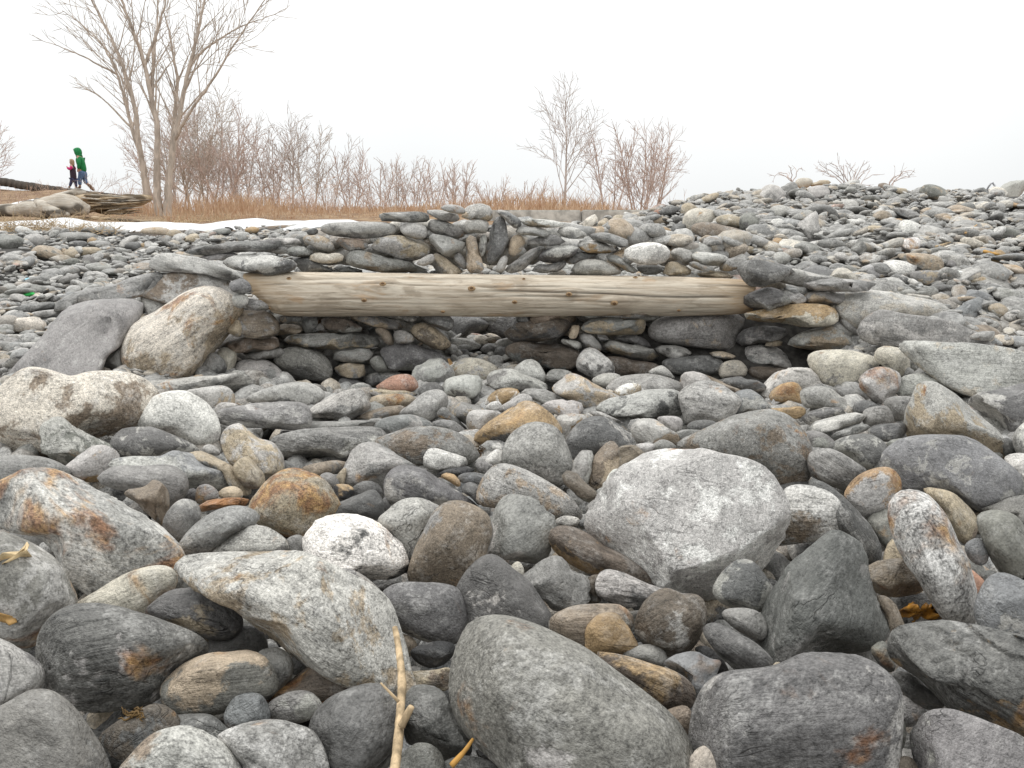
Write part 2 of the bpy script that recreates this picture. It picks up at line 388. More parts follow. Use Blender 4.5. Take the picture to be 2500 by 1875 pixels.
DATA = '''#loose
A1 R gn lg 4255 0 "leaf-topped boulder;grey-green with yellow rust blotch at left edge" -8,-20 12,-20 28,-14 42,-4 50,8 58,22 60,35 50,43 40,55 30,63 18,66 0,62 -12,52 -18,20
A1 R dg lg 3616 0 "dark banded oval boulder;largest stone in the lower left" 32,72 37,55 48,42 62,36 80,35 100,38 120,44 140,52 158,60 166,66 167,74 155,79 142,86 135,98 122,108 100,114 75,116 55,112 40,104 34,90
A1 R cr tn 2425 0 "cream oblong cobble;pointed, lying above the dark banded oval boulder" 62,35 80,23 95,13 112,6 128,3 138,5 142,12 140,20 130,31 118,42 100,46 75,44
A1 R dg tn 3334 0 118,40 125,34 135,25 145,21 165,22 180,28 192,40 194,50 188,59 178,61 160,58 145,52 130,48
A1 R mg lg 4225 10 -15,63 0,63 15,70 28,78 34,87 34,96 25,108 12,116 0,119 -15,118
A1 R gn dg 2104 0 "smooth dark boulder;cut off by the bottom left corner of the picture" -20,125 0,118 25,105 45,106 62,122 75,140 83,155 87,175 80,200 -20,200
A1 R tn gn 4514 0 "tan loaf-shaped cobble;with a dark hollow in its left end" 134,110 133,100 140,90 150,80 165,75 185,73 200,72 212,78 220,92 221,103 215,109 200,112 185,119 165,122 148,124 140,122
A1 R db dg 4125 -40 82,142 95,130 110,122 125,115 140,122 145,135 135,150 115,170 90,175 82,160
A1 R dg lg 3224 -15 122,140 128,128 140,124 155,123 170,124 180,132 187,140 185,150 150,155 125,150
A1 R lg br 4138 20 "white mottled boulder;with rust stains, cut by the bottom edge" 98,170 105,160 118,145 130,137 145,133 158,134 172,141 183,152 192,165 195,185 150,195 98,190
A1 R lg mg 4127 0 "pale grey cobble;speckled and rounded at the bottom edge left of the straw stalk" 178,143 190,135 205,130 225,128 240,132 252,137 260,150 264,168 262,190 190,195 192,165
A1 R bl lg 4315 0 183,122 190,110 200,106 210,107 216,115 218,125 212,131 200,134 188,136 184,130
A1 R dg mg 2113 -60 168,65 185,58 195,52 210,55 215,70 200,75 170,76
A2 R mg gn 1213 -5 2,75 10,70 20,70 27,76 29,87 25,97 17,105 10,110 4,100
A2 R db ru 3644 -35 10,112 25,100 38,88 50,83 65,88 85,98 88,104 70,110 55,118 45,120
A2 R dg db 2113 -45 27,88 30,77 36,72 48,80 50,85 38,90
A2 R mg lg 4315 0 9,118 15,111 28,105 40,104 48,108 53,116 50,122 38,128 28,129 15,126
A2 R dg mg 3325 0 "dark round boulder;touching the left side of the straw stalk" 46,134 50,122 60,111 75,104 88,100 100,100 110,107 116,118 117,140 112,155 105,166 90,178 65,178 57,165 52,150
A2 B dg mg 3215 0 "dark twisted boulder;damp and lumpy just right of the straw stalk" 122,108 128,100 138,99 150,104 156,115 163,128 170,140 172,150 168,157 160,160 150,160 140,150 130,148 123,145 121,130
A2 R gn mg 2216 25 117,155 125,148 135,146 145,148 150,156 151,170 145,180 120,180 115,170
A2 B lg tn 4427 10 "long ochre-topped boulder;pale slab-sided with a dark broken lower corner" -68,4 -66,-4 -58,-9 -40,-11 -20,-12 0,-11 25,-8 45,-2 65,8 85,18 100,30 108,45 112,62 114,80 114,97 105,101 90,99 70,92 50,83 30,72 15,60 0,51 -15,38 -30,27 -45,20 -60,14
A2 R lg dg 3226 -30 58,8 65,5 75,5 85,9 95,17 102,25 100,30 85,22 70,14
A2 R dg lg 2126 0 "dark oval cobble;with white left flank, right of the ochre-topped boulder" 103,27 110,20 120,17 135,17 152,18 163,23 168,40 166,55 160,63 145,63 128,58 115,50 108,38
A2 R dg lg 2114 -5 "dark domed boulder;smooth with a white stripe down its right side" 160,38 162,28 168,14 176,3 187,-5 196,-4 208,6 220,16 230,30 238,46 240,60 225,62 200,62 180,60 167,54
A2 B bk bl 2112 -5 126,72 132,67 142,64 155,64 161,68 158,78 150,83 140,84 130,79
A2 S tn br 3436 -25 120,90 130,88 145,87 156,86 158,100 154,106 140,102 125,104
A2 R br dg 2225 -30 117,58 125,60 130,66 126,74 120,77 117,70
A2 R dg mg 3415 0 150,165 165,157 180,158 195,163 207,170 200,180 155,180
A2 R dg mg 1213 -40 178,155 183,150 192,150 205,160 207,168 190,160
A2 R gn lg 2127 15 "giant grey-green boulder;speckled, with a white vein, nearest at bottom centre" 154,90 157,75 163,62 172,52 182,46 195,44 208,46 220,50 235,56 248,63 265,71 280,82 295,93 310,105 325,118 337,130 345,146 349,160 350,175 345,195 310,205 260,205 225,190 205,164 190,150 175,138 165,125 158,112 155,100
A3 R br lg 3644 -5 "rusty brown oblong cobble;half hidden by the orange egg cobble" 33,46 42,39 55,35 75,34 88,35 96,42 98,48 95,54 80,66 62,70 48,66 34,58
A3 R oc tn 2123 15 "orange egg cobble;smooth and upright in the lower centre" 61,62 62,52 70,43 78,41 85,42 92,50 97,58 101,67 98,72 85,74 63,74
A3 R db lg 3525 0 "brown streaked cobble;rounded, right of the orange egg cobble" 101,50 105,38 112,28 122,22 130,23 137,26 148,26 155,32 156,42 152,55 146,66 138,73 128,75 115,70 106,62 102,58
A3 B lg dg 4616 -15 "pale wedge stone;banded and pointed right, above the orange egg cobble" 70,15 73,8 80,6 92,9 105,15 118,20 124,23 115,32 105,36 92,36 78,30 71,25
A3 B mg lg 3225 0 8,14 18,4 30,-4 42,-4 50,5 60,12 62,25 60,33 50,36 35,37 28,30 18,22
A3 R cr tn 2125 0 0,2 5,-1 9,4 9,11 6,15 0,12 -3,8
A3 R db oc 3535 -25 "long brown boulder;wedged beneath the white granite boulder" 34,-26 45,-29 60,-24 75,-14 90,-6 105,4 118,11 119,19 110,21 95,16 80,9 65,8 50,2 38,-8 33,-16
B3 B lg wh 4127 0 "white granite boulder;biggest angular stone right of centre" 63,132 68,118 78,102 88,90 100,82 112,76 130,75 150,75 165,80 185,83 200,90 212,105 218,120 217,140 212,152 205,165 195,175 180,185 165,190 150,188 120,176 100,167 80,153 68,143
A3 R dg lg 5114 10 164,22 168,12 176,3 185,-2 195,0 202,8 209,20 208,30 200,38 190,38 178,35 168,29
A3 R mg br 2214 0 171,42 175,38 185,37 197,39 204,46 205,58 200,62 190,58 180,52
A3 R dg mg 2314 0 156,55 160,50 168,50 180,56 195,64 207,75 212,84 205,88 195,88 185,88 175,80 162,66
A3 B bl oc 4252 -25 "blue-grey stone with orange spots;lumpy, right of the golden brown slab" 124,83 130,77 140,73 150,73 160,78 168,80 166,86 162,97 155,108 147,117 143,115 145,100 138,90
A3 R oc db 5735 5 "golden brown slab;long and rounded, resting on the giant grey-green boulder" 62,73 75,73 95,77 115,83 130,88 142,96 146,104 145,112 138,119 125,120 110,112 95,98 80,86
A3 R br mg 3235 -15 126,120 140,116 146,124 147,135 144,143 140,146 130,135 122,125
A3 R mg lg 1113 -25 86,74 100,68 112,66 122,70 125,78 122,84 108,80 95,77
A3 R dg lg 3326 0 "huge dark boulder;humped with white scuffs, bottom right of centre" 147,140 151,118 157,106 163,97 172,90 185,88 205,86 223,81 232,76 250,73 270,74 285,79 300,90 310,102 311,125 309,150 306,178 298,198 200,200 160,195 149,165
A3 R cr tn 4114 45 "cream cobble;smooth, cut by the bottom edge below the huge dark boulder" 142,162 147,153 157,148 167,149 175,157 179,166 180,180 145,180
A3 S dg mg 2613 40 172,156 180,152 192,151 202,155 208,163 207,172 190,175 178,165
A3 R gn lg 2114 60 180,166 187,162 195,164 198,172 185,176
A3 R dg bk 2113 -70 148,70 158,68 168,76 175,88 165,92 158,80
A3 B db dg 2214 -30 60,15 66,10 71,11 70,20 72,30 62,34 61,25
A4 B dg mg 3314 0 "dark pyramid boulder;three-sided with a broken ledge, lower right" -8,60 -6,50 0,30 12,12 25,-5 38,-17 50,-23 62,-20 72,-14 78,-5 80,10 86,28 92,42 97,50 95,60 85,67 65,71 45,72 30,78 15,80 3,76 -6,70
A4 R gn dg 2424 160 "tiny cylinder pebble;dark green, perched on top of the huge dark boulder" -8,86 0,85 10,86 18,88 21,91 21,97 17,99 8,97 -3,94
A4 R tn br 1113 0 3,84 7,80 12,82 13,86 5,86
A4 B br tn 3334 -25 80,8 85,1 95,-2 108,-3 118,2 124,12 125,21 115,25 100,26 88,22
B4 R wh lg 3258 15 "rust-streaked white boulder;tall speckled oval at the right" 99,125 101,117 108,110 118,108 128,111 138,120 147,134 154,148 160,162 164,175 167,188 168,203 165,213 158,216 149,214 141,206 133,195 124,180 113,165 105,150 101,138
A4 R br mg 2424 -15 87,27 95,27 103,34 108,45 110,52 100,58 95,58 97,48 92,38
A4 R rd br 3134 -50 162,5 170,10 176,17 172,25 168,32 165,20
A4 R bl lg 2324 0 "blue-grey round boulder;at the right edge beside the rust-streaked white boulder" 169,35 172,25 178,14 188,9 200,12 210,18 222,30 230,50 225,65 205,62 190,58 178,55 170,45
A4 R dg lg 2115 -20 171,10 178,6 187,9 180,15 175,16
A4 B dg oc 3526 0 "gold-flecked slab boulder;dark and leaning, lower right edge" 98,60 102,54 112,50 130,48 150,48 170,52 190,57 210,63 240,80 250,110 240,145 210,142 190,138 170,130 155,122 145,115 135,105 125,95 112,86 102,80 97,70
A4 R gn dg 2224 -25 84,70 94,63 98,72 103,82 100,88 92,84
A4 S dg gn 2313 -35 102,90 115,90 130,102 142,115 130,118 118,112 105,106
A4 B mg lg 3215 10 "grey corner slab;flat and cracked in the bottom right corner" 114,138 120,130 126,121 138,118 150,119 165,124 185,132 210,144 240,155 240,195 160,200 125,185 118,160
A4 R mg lg 3215 -15 105,108 112,108 122,117 128,120 122,128 112,132 106,122
A4 R gn bk 1113 -30 104,127 109,127 112,135 110,148 104,153 102,140
A4 R db gn 2113 10 101,165 106,158 114,157 120,163 122,175 105,178
B4 R bl lg 3215 5 "blue-grey kidney boulder;long and smooth near the right edge" 93,87 96,78 103,71 113,66 130,64 150,64 165,67 178,76 190,85 200,92 203,98 200,108 190,117 178,122 170,123 163,118 150,108 130,106 112,108 107,98 100,90
B4 R oc lg 4145 15 "orange-brown oval cobble;mottled, left of the rust-streaked white boulder" 63,111 66,104 75,95 88,90 98,90 105,96 107,103 105,112 98,119 88,126 78,128 72,122 66,116
B4 R tn br 3625 -45 125,107 138,107 150,110 162,120 168,130 168,140 163,148 158,151 150,140 140,122
B4 R gn mg 2214 0 "olive-grey oval boulder;smooth at the right edge below the kidney boulder" 170,130 175,126 185,124 197,127 206,135 212,150 210,168 200,178 188,172 180,160 174,145
B4 R bl mg 2214 10 160,152 166,147 172,147 177,154 178,162 174,167 167,165 162,160
B4 R mg br 4128 0 "brown speckled boulder;broad and rounded behind the white granite boulder" -77,73 -57,63 -37,53 -20,46 -3,43 10,45 20,51 28,62 33,72 35,82 33,92 26,100 17,105 9,106 0,100 -10,92 -30,84 -55,78
B4 R lg br 3618 10 "pale grained oval cobble;right of the white granite boulder" 6,148 10,130 12,112 18,105 30,104 45,107 56,114 63,122 64,131 60,139 52,144 35,147 18,149
B4 R dg mg 3516 -35 33,102 45,102 55,108 65,117 78,130 88,145 91,155 90,162 82,166 75,160 66,148 56,140
B4 R mg lg 2715 -5 35,78 48,74 60,78 72,86 80,92 72,98 64,106 55,104 42,98 35,92
B4 R dg lg 4214 -10 49,74 57,67 68,63 80,62 90,66 96,73 97,78 93,88 85,92 75,88 60,78
B4 B lg tn 5127 0 "tan and white block;angular with crusty top right of the wall" 114,42 118,33 123,24 130,21 138,22 150,29 162,38 175,50 185,60 189,68 191,80 175,78 150,72 130,68 116,66 113,55
B4 B dg lg 4215 0 "dark angular slab;at the right edge with pale lower face" 160,35 175,29 190,25 207,21 230,22 235,45 220,55 205,60 195,62 188,56 180,50 170,42
B4 R lg mg 4137 0 199,64 205,55 215,50 225,65 215,80 203,77
B4 B lg dg 4136 0 192,82 200,77 215,80 230,95 220,112 203,108 202,95
B4 R dg bk 1113 -20 190,66 197,66 203,76 200,78 192,78
B4 R mg gn 1213 0 198,110 203,101 220,98 225,112 205,114
B4 B gn mg 2215 -20 170,123 185,118 200,112 220,112 225,130 205,134 195,127 180,124
B4 R gn tn 2325 -45 80,130 92,124 100,122 103,140 106,150 97,152 88,145
B4 B tn br 2235 -45 94,163 98,150 106,147 114,160 118,172 100,172
B4 B dg lg 3524 5 26,48 32,44 45,40 55,39 63,42 65,45 55,48 45,51 35,54 29,51
B4 R mg lg 3215 0 27,29 30,25 40,23 50,25 60,32 67,38 69,42 60,44 50,42 40,40 31,39
B4 B lg tn 3535 -10 -5,28 3,14 12,9 25,8 36,10 42,18 45,24 35,26 25,28 10,33
B4 R oc tn 3335 0 0,30 10,22 22,20 28,28 27,36 15,36 3,34
B4 S oc tn 2524 0 0,41 15,40 25,39 30,42 26,48 18,48 5,44
B4 R dg mg 2214 -12 69,40 72,36 80,34 88,38 86,43 76,45 70,44
B4 B mg dg 2115 0 77,48 79,42 88,39 96,39 100,45 101,53 92,56 80,55
B4 S dg lg 3513 5 81,60 85,55 100,53 110,53 112,58 108,64 98,67 86,64
B4 S lg mg 4515 0 31,57 40,51 55,47 70,44 78,45 77,51 65,55 50,59 38,61
B4 S mg lg 2615 3 50,63 60,58 75,54 84,53 84,57 72,61 56,66
B4 R mg lg 2114 -5 29,62 35,59 45,61 52,66 55,71 46,74 36,73
B4 R mg lg 3226 -5 94,38 97,33 107,31 118,33 119,42 112,48 103,50 98,45
B4 R gn lg 2215 0 96,70 101,66 112,65 114,69 104,72
B4 R mg lg 1114 -15 54,24 66,24 78,30 80,38 72,38 60,33
B4 R cr mg 3226 0 "pale smooth cone stone;below the pale tapered cobble of the right wing" 33,2 36,-4 50,-6 70,-5 88,0 90,4 84,10 75,19 68,23 60,24 48,21 38,12
B4 B lg mg 3326 0 72,25 76,15 85,9 97,9 106,14 104,25 98,33 92,38 86,35 76,29
B4 R lg mg 2516 -5 104,25 107,18 114,14 125,13 138,15 145,22 150,26 140,30 125,31 110,31 105,28
B4 R cr dg 3226 0 87,-4 92,-9 100,-9 110,-6 114,2 114,10 108,15 100,11 92,5 88,2
B4 F lg cr 3426 10 "broad cream slab;smooth and tilted at the right edge" 106,-10 110,-13 120,-14 140,-12 165,-11 190,-8 207,-3 225,5 225,20 205,22 190,27 176,30 165,29 152,24 140,17 128,9 115,-1
C4 F mg lg 4426 0 "grey angular slab;with a broken pale left end above the broad cream slab" 76,136 80,127 88,121 95,119 110,122 130,125 147,128 160,134 172,141 180,148 170,150 150,149 130,147 108,147 90,146 80,142
C4 R lg cr 4427 -10 "pale whale-backed boulder;long and smooth atop the right wing of the wall" 56,115 60,108 68,104 82,102 100,105 120,109 138,113 146,118 147,126 130,130 110,128 95,125 82,131 75,134 66,130 59,122
C1 F lg mg 3425 0 "layered slab;flat topped, left of the log's left end" 123,57 128,50 138,48 150,50 170,53 188,60 200,64 199,69 185,69 170,65 150,63 130,62
C1 F lg br 4325 -10 "brown-edged flat slab;lying behind the leaning oblong boulder" 113,78 118,72 130,66 150,63 168,63 180,68 188,74 189,80 180,85 160,88 140,88 120,83
C1 F mg lg 3425 -20 "low tilted slab;long and grey behind the huge smooth slab" 47,91 52,84 70,77 90,74 105,68 125,64 135,68 120,80 100,85 70,90 55,95 50,95
C1 F mg lg 2215 -5 "huge smooth slab;flat grey face leaning back at left" 12,146 20,134 35,118 45,104 55,93 70,87 90,85 112,85 116,92 112,102 103,112 95,122 85,130 80,140 70,150 45,152 25,152
C1 R lg mg 3326 5 114,82 120,79 130,82 138,86 134,92 128,97 122,99 118,92
C1 R cr tn 4637 5 "leaning oblong boulder;big, banded cream and tan, against the left abutment" 101,125 104,112 112,104 125,97 138,89 150,81 163,77 175,78 185,84 194,92 194,100 185,110 175,122 168,132 158,142 148,151 138,153 125,150 113,143 106,141 102,133
C1 B mg dg 2115 -10 80,138 82,130 88,122 98,120 102,125 103,138 103,145 90,144 80,143
C1 B tn lg 2325 -20 106,108 112,97 122,99 115,105
C1 R mg dg 3225 -15 157,146 165,135 172,129 180,133 183,140 180,146 168,147
C1 R mg lg 3225 -10 172,126 178,115 184,110 192,115 195,122 188,128 178,129
C1 R tn lg 2135 -15 184,110 190,102 195,103 197,110 193,115 188,113
C1 R cr tn 2125 -25 176,130 182,124 190,127 191,135 186,146 180,147
B1 S lg mg 3625 -10 118,18 135,18 160,15 190,15 205,18 200,24 185,27 150,27 128,28
B1 R lg tn 3236 -5 150,28 160,25 172,23 182,23 188,28 189,36 180,42 165,40
B1 R cr br 4238 0 "saddle-backed boulder;huge, cream with dark stained top, left edge" -12,40 0,28 12,16 22,10 32,9 45,12 58,16 68,13 82,12 100,13 113,17 122,25 127,31 126,40 115,50 100,55 85,60 70,65 50,72 32,79 15,75 0,68 -15,62
B1 R wh lg 2226 10 "white egg boulder;smooth and pale, left of centre" 112,48 115,40 125,32 138,28 150,28 162,34 172,44 176,56 174,66 165,71 150,70 130,62 115,55
B1 B lg gn 4226 10 "hollow-faced grey stone;in front of the saddle-backed boulder" 32,72 33,60 38,52 48,48 56,51 66,59 80,66 90,72 80,80 60,85 45,83 33,77
B1 R dg lg 4114 0 "dark patchy cobble;white scuffed, just below the white egg boulder" 90,72 95,62 103,56 112,55 125,57 140,63 155,70 161,76 150,80 130,82 105,80 93,76
B1 B lg oc 3235 0 50,90 60,82 72,73 82,71 92,75 96,82 92,90 82,98 70,99 58,96
B1 B bl lg 4426 0 93,88 97,81 110,80 130,80 140,76 155,78 170,86 180,93 185,100 182,106 170,108 155,107 130,100 100,92
B1 R mg dg 2314 5 "smooth grey saddle stone;in front of the dark patchy cobble" 78,100 85,93 95,88 115,88 135,87 145,91 150,98 150,107 142,118 130,124 110,110 90,104
B1 B br mg 2224 10 101,109 115,103 125,99 133,105 137,115 134,127 132,137 125,130 112,118
B1 R mg gn 2315 -10 -10,85 0,81 15,79 35,81 50,87 56,93 45,100 15,105 -10,102
B1 B mg lg 5368 5 "big multicoloured boulder;rust, grey and white, rough, left edge" -10,105 0,102 12,96 22,92 35,91 50,93 65,98 85,104 100,112 112,120 122,128 132,140 139,150 142,162 139,168 125,175 100,185 80,190 60,178 45,165 32,152 20,145 0,144 -15,140
B1 R mg lg 4214 0 133,135 136,125 145,116 152,115 159,118 162,126 160,135 152,146 145,150 138,145
B1 R mg oc 3234 0 159,108 163,103 170,103 176,108 176,113 168,116 160,117
B1 R tn mg 3214 0 177,110 182,105 190,104 196,108 195,113 183,114
B1 S ru db 2644 5 "rust-orange stick-shaped stone;thin, left of the rust-backed boulder" 161,121 165,117 175,114 190,113 200,114 203,118 195,120 180,121 165,124
B1 R mg lg 2315 0 "smooth grey oval cobble;below the rust-orange stick-shaped stone" 142,162 148,148 158,136 170,127 185,121 197,121 207,125 210,132 200,137 185,145 172,156 158,158
B1 R lg mg 3427 0 172,157 182,147 195,138 207,136 217,138 228,145 233,152 230,158 210,162 190,160
B2 B lg tn 5337 0 -27,66 -22,57 -12,54 0,63 12,68 19,76 21,85 18,95 8,100 -2,104 -12,95 -20,85 -25,76
B2 B tn br 3125 10 -18,90 -8,80 0,86 8,97 4,104 -8,104
B1 R lg mg 2115 0 164,74 168,70 175,72 178,78 170,78
B1 S mg lg 4515 12 "thick flat slab;blunt grey right end, right of the white egg boulder" 176,47 180,42 195,39 215,36 240,36 248,40 250,50 248,56 240,58 220,56 195,55 180,52
B1 R lg mg 2325 -10 174,44 177,37 186,36 195,39 185,43 177,47
B1 R lg tn 2115 -10 177,57 182,56 188,60 183,63 178,60
B1 B tn mg 3325 -10 150,77 158,74 170,78 185,86 195,92 202,105 198,110 188,104 178,92 165,84
B1 R dg mg 2114 -10 143,116 150,108 158,106 160,114 150,116
B2 R tn oc 4178 5 "rust-backed boulder;rounded, grainy brown patch, left of centre" -4,118 2,108 10,100 20,93 32,90 45,94 56,101 64,112 68,120 60,130 50,140 40,145 25,142 8,135 -3,128
B2 R dg mg 2113 0 "dark beaked cobble;smooth slate grey above the white conglomerate boulder" 50,130 56,122 70,116 85,110 95,107 101,115 102,124 100,131 90,130 70,128 55,133
B2 R dg mg 2113 -10 76,112 80,104 88,100 96,101 102,107 101,116 95,116 85,113
B2 B wh dg 3428 10 "white conglomerate boulder;rough with dark inclusions" 39,148 43,140 50,132 60,127 72,126 85,128 98,133 108,140 116,148 122,157 124,165 120,172 105,177 80,175 58,170 45,162
B2 R lg mg 4226 0 100,132 108,124 116,117 126,114 136,115 145,118 150,121 148,132 142,145 135,158 126,168 118,155 110,142
B2 R br mg 3236 5 "brown shield boulder;dull, left of the grey cube stone" 127,165 132,150 138,138 145,125 153,119 163,117 173,120 185,127 190,140 186,155 182,172 170,185 150,184 130,182 125,175
B2 B mg lg 4325 10 "grey cube stone;square cut with white scuffs, at the centre" 186,150 190,135 196,120 203,112 212,111 225,115 236,122 242,130 241,142 236,158 230,165 215,163 200,160 188,155
B2 R dg lg 3225 0 "slate oblong boulder;grey, left of the pale striped boulder" 106,102 109,94 117,88 128,88 140,93 152,101 165,110 177,118 184,125 170,123 150,120 125,117 110,118 107,112
B2 R lg tn 4527 -5 "pale striped boulder;long and rounded behind the grey cube stone" 181,115 183,104 190,92 198,87 208,88 225,95 245,107 257,118 262,125 260,132 250,134 235,128 220,122 205,122 195,120 185,120
B2 B lg mg 4225 0 "chalky triangular stone;grey and white, above the slate oblong boulder" 70,100 74,86 80,74 90,69 100,70 110,76 122,84 130,88 118,90 108,98 106,106 100,107 85,104
B2 R mg br 4227 0 "brown freckled boulder;broad and low in the middle of the rocks" 94,68 110,62 125,57 140,56 155,58 168,64 176,72 180,80 172,84 155,88 135,88 118,82 105,74
B2 B wh mg 3326 10 137,80 139,75 145,73 155,76 165,79 170,82 169,87 160,89 145,90 137,87
B2 S mg lg 4616 0 "long plank-like slab;grey and flat above the rust-backed boulder" 15,66 30,60 50,57 75,56 95,56 103,61 102,66 90,69 80,73 70,80 50,80 25,80 22,75
B2 S mg lg 2514 -10 42,56 45,51 65,51 85,50 100,50 97,56 75,57 55,58
B2 R bl lg 4114 0 97,55 102,50 112,47 125,46 135,49 143,54 140,57 125,60 110,64 103,62
B2 S lg mg 3426 0 "pale ramp-shaped slab;below the left abutment of the wall" 42,45 50,38 62,31 75,26 85,26 89,32 92,40 85,45 75,50 55,50 45,50
B2 R lg dg 2125 0 -10,34 0,29 12,24 28,20 42,20 50,24 55,29 50,35 42,39 30,36 10,36
B2 R lg mg 4225 5 115,45 125,38 135,29 145,26 152,28 155,34 152,42 145,48 138,50 125,47
B2 S br mg 2514 -10 80,49 92,43 108,39 122,39 116,46 105,49 90,51
B2 R tn br 4125 0 92,36 96,31 108,29 125,30 130,33 122,39 108,40 96,40
B2 R tn lg 3125 -10 85,27 95,25 110,26 125,27 131,31 120,33 100,31 90,30
B2 R rd tn 2136 0 "reddish granite cobble;only red stone, below the left abutment" 96,25 102,20 110,15 120,13 127,15 130,20 131,25 120,27 105,27
B2 B lg mg 4125 0 "pale grey egg boulder;in front of the opening under the log" 125,12 130,5 140,1 150,1 157,7 160,13 155,18 145,23 135,24 128,19
B2 R cr lg 3325 0 160,10 164,2 175,0 185,2 193,6 195,11 188,17 175,18 165,16
B2 B lg dg 3114 0 150,25 155,17 165,14 180,14 183,18 182,25 176,32 165,33 155,30
B2 R dg mg 2114 0 131,27 137,21 145,20 152,25 150,30 138,31
B2 B lg mg 4226 0 188,16 192,10 205,9 215,11 228,17 236,23 225,26 205,26 192,23
B2 R oc wh 4425 0 186,38 190,30 198,25 210,25 213,30 208,36 195,38
B2 R wh lg 1115 10 186,41 190,36 196,35 199,39 194,42
B2 R lg mg 3225 5 195,42 205,35 215,29 223,32 222,37 210,42
B2 B oc dg 4236 0 "ochre roof-shaped boulder;brown and ridged, centre" 178,64 185,56 195,48 207,40 218,35 228,38 238,45 244,53 246,62 235,66 220,68 205,72 195,74 185,68
B2 B mg tn 4226 0 158,40 165,36 178,37 185,41 182,48 175,55 165,50 159,46
B2 B lg br 3325 0 171,52 173,44 182,42 195,43 200,47 190,52 180,60 173,58
B2 R mg br 2225 -5 141,53 150,50 160,51 168,57 172,61 160,60 148,57
B2 S dg oc 3335 -10 147,46 152,40 158,43 165,50 172,58 165,54 155,50
B2 R wh lg 2115 5 186,83 190,77 196,74 201,78 202,84 195,87 188,86
B2 R dg bl 2314 0 164,96 170,93 180,93 186,97 185,102 175,101 166,100
B2 R oc tn 2134 0 150,96 154,93 160,94 165,100 164,104 157,100
B2 R dg mg 2114 0 167,107 171,101 178,102 182,110 181,119 175,113
B2 R mg dg 3225 0 178,86 183,83 190,86 195,90 188,93 181,92
B2 S bk dg 2313 -5 144,93 155,90 170,88 178,91 170,95 155,95
B2 R br dg 2225 -20 36,90 50,85 65,83 75,86 72,92 60,94 48,96
B2 R mg gn 2114 0 52,97 56,93 62,94 67,100 66,106 60,104
B2 R tn mg 2114 0 65,98 68,92 73,89 72,98 70,104
B2 B oc bk 4134 0 63,105 67,102 75,103 79,107 76,114 70,117 65,112
B2 R dg mg 1113 -10 19,92 23,83 32,89 28,94
B2 R mg lg 2115 -10 24,150 30,144 38,145 42,155 40,163 30,160
B2 R dg bk 1113 -10 101,118 106,112 109,118 106,124
B3 R mg lg 4217 5 "grey speckled globe;round boulder right of the ochre roof-shaped boulder" -6,82 -4,70 2,60 12,54 22,53 33,56 41,65 46,77 47,88 43,97 36,102 25,100 10,94 0,89
B3 R dg lg 3115 0 "smooth slate dome;dark rounded boulder right of the grey speckled globe" 44,68 48,60 56,52 66,48 75,49 85,54 94,61 99,69 98,74 85,78 65,82 50,84 46,76
B3 B lg oc 3335 -10 37,50 40,46 50,45 62,47 60,52 52,56 45,65 40,62
B3 B br tn 3335 5 "upright brown stone;standing on end in front of the smooth slate dome" 62,98 65,84 70,76 77,69 82,68 86,73 86,84 84,92 78,96 74,103 65,103
B3 B mg lg 3225 7 "upright grey stone;standing on end left of the upright brown stone" 48,92 51,82 55,76 60,74 65,76 65,86 63,96 60,101 50,98
B3 B db gn 2214 10 41,97 45,92 52,93 58,99 65,106 70,111 68,116 62,119 54,112 45,104
B3 R wh lg 2115 5 76,102 78,95 83,90 87,91 88,96 84,101 79,104
B3 B lg tn 4225 0 97,57 101,51 108,49 116,50 124,56 133,62 138,69 130,70 118,72 105,68 99,63
B3 S br tn 2624 -5 86,75 90,71 97,70 105,75 110,80 102,86 92,91 87,88
B3 R mg dg 1114 0 113,74 117,68 123,66 130,69 133,73 122,75
B3 S lg mg 2114 0 100,70 110,69 116,71 110,76 102,74
B3 S lg dg 3426 5 "thick layered slab;grey, lying flat right of centre" 71,42 74,36 82,32 95,30 110,26 130,26 140,32 145,38 143,45 130,47 110,47 85,46
B3 S lg oc 3535 5 24,38 35,34 50,33 57,33 59,38 55,44 42,46 34,44
B3 B lg tn 5236 -5 "tan-capped grey boulder;ridged, left of the thick layered slab" 34,26 42,17 50,13 60,17 72,24 85,30 88,33 75,38 70,43 62,40 50,34
B3 S mg lg 2515 0 7,29 12,25 25,25 38,29 46,33 38,35 25,36 14,32
B3 B wh mg 3516 5 "white veined stone;upright, in front of the right abutment" 53,8 54,0 58,-6 66,-8 74,-2 80,3 82,10 78,14 70,17 62,14
B3 R lg tn 2126 0 65,18 70,14 77,12 85,13 88,16 84,22 77,25
B3 R lg gn 3226 0 1,12 6,5 14,1 21,4 26,12 28,18 24,21 12,17
B3 R mg lg 4325 0 28,16 31,10 38,9 47,11 49,16 42,19 32,19
B3 B mg lg 3226 -5 78,25 85,17 95,14 112,13 125,16 135,20 137,25 125,28 105,29 90,30
B3 B wh tn 4326 5 80,26 88,22 98,20 104,22 103,27 95,30 85,30
B3 R lg mg 2216 0 110,12 115,8 121,6 126,9 131,15 133,18 125,16 115,14
B3 B lg br 3525 -5 136,22 138,14 145,11 155,13 165,20 170,25 150,26 138,27
B3 R lg mg 3626 0 "pale banded dome;broad, right of the thick layered slab" 136,30 140,25 150,20 160,19 170,23 180,30 184,35 180,43 175,50 168,54 155,52 142,52 140,46 138,38
B3 S dg lg 3515 0 167,18 175,16 188,15 200,19 206,24 200,27 185,26 172,22
B3 S br mg 2514 -10 155,13 165,16 185,25 205,31 207,36 190,33 175,28
B3 B bl lg 4215 0 180,30 186,26 195,26 205,35 208,42 195,44 182,46 178,44
B3 R dg br 2324 3 142,56 145,52 155,50 165,52 168,57 155,60 145,59
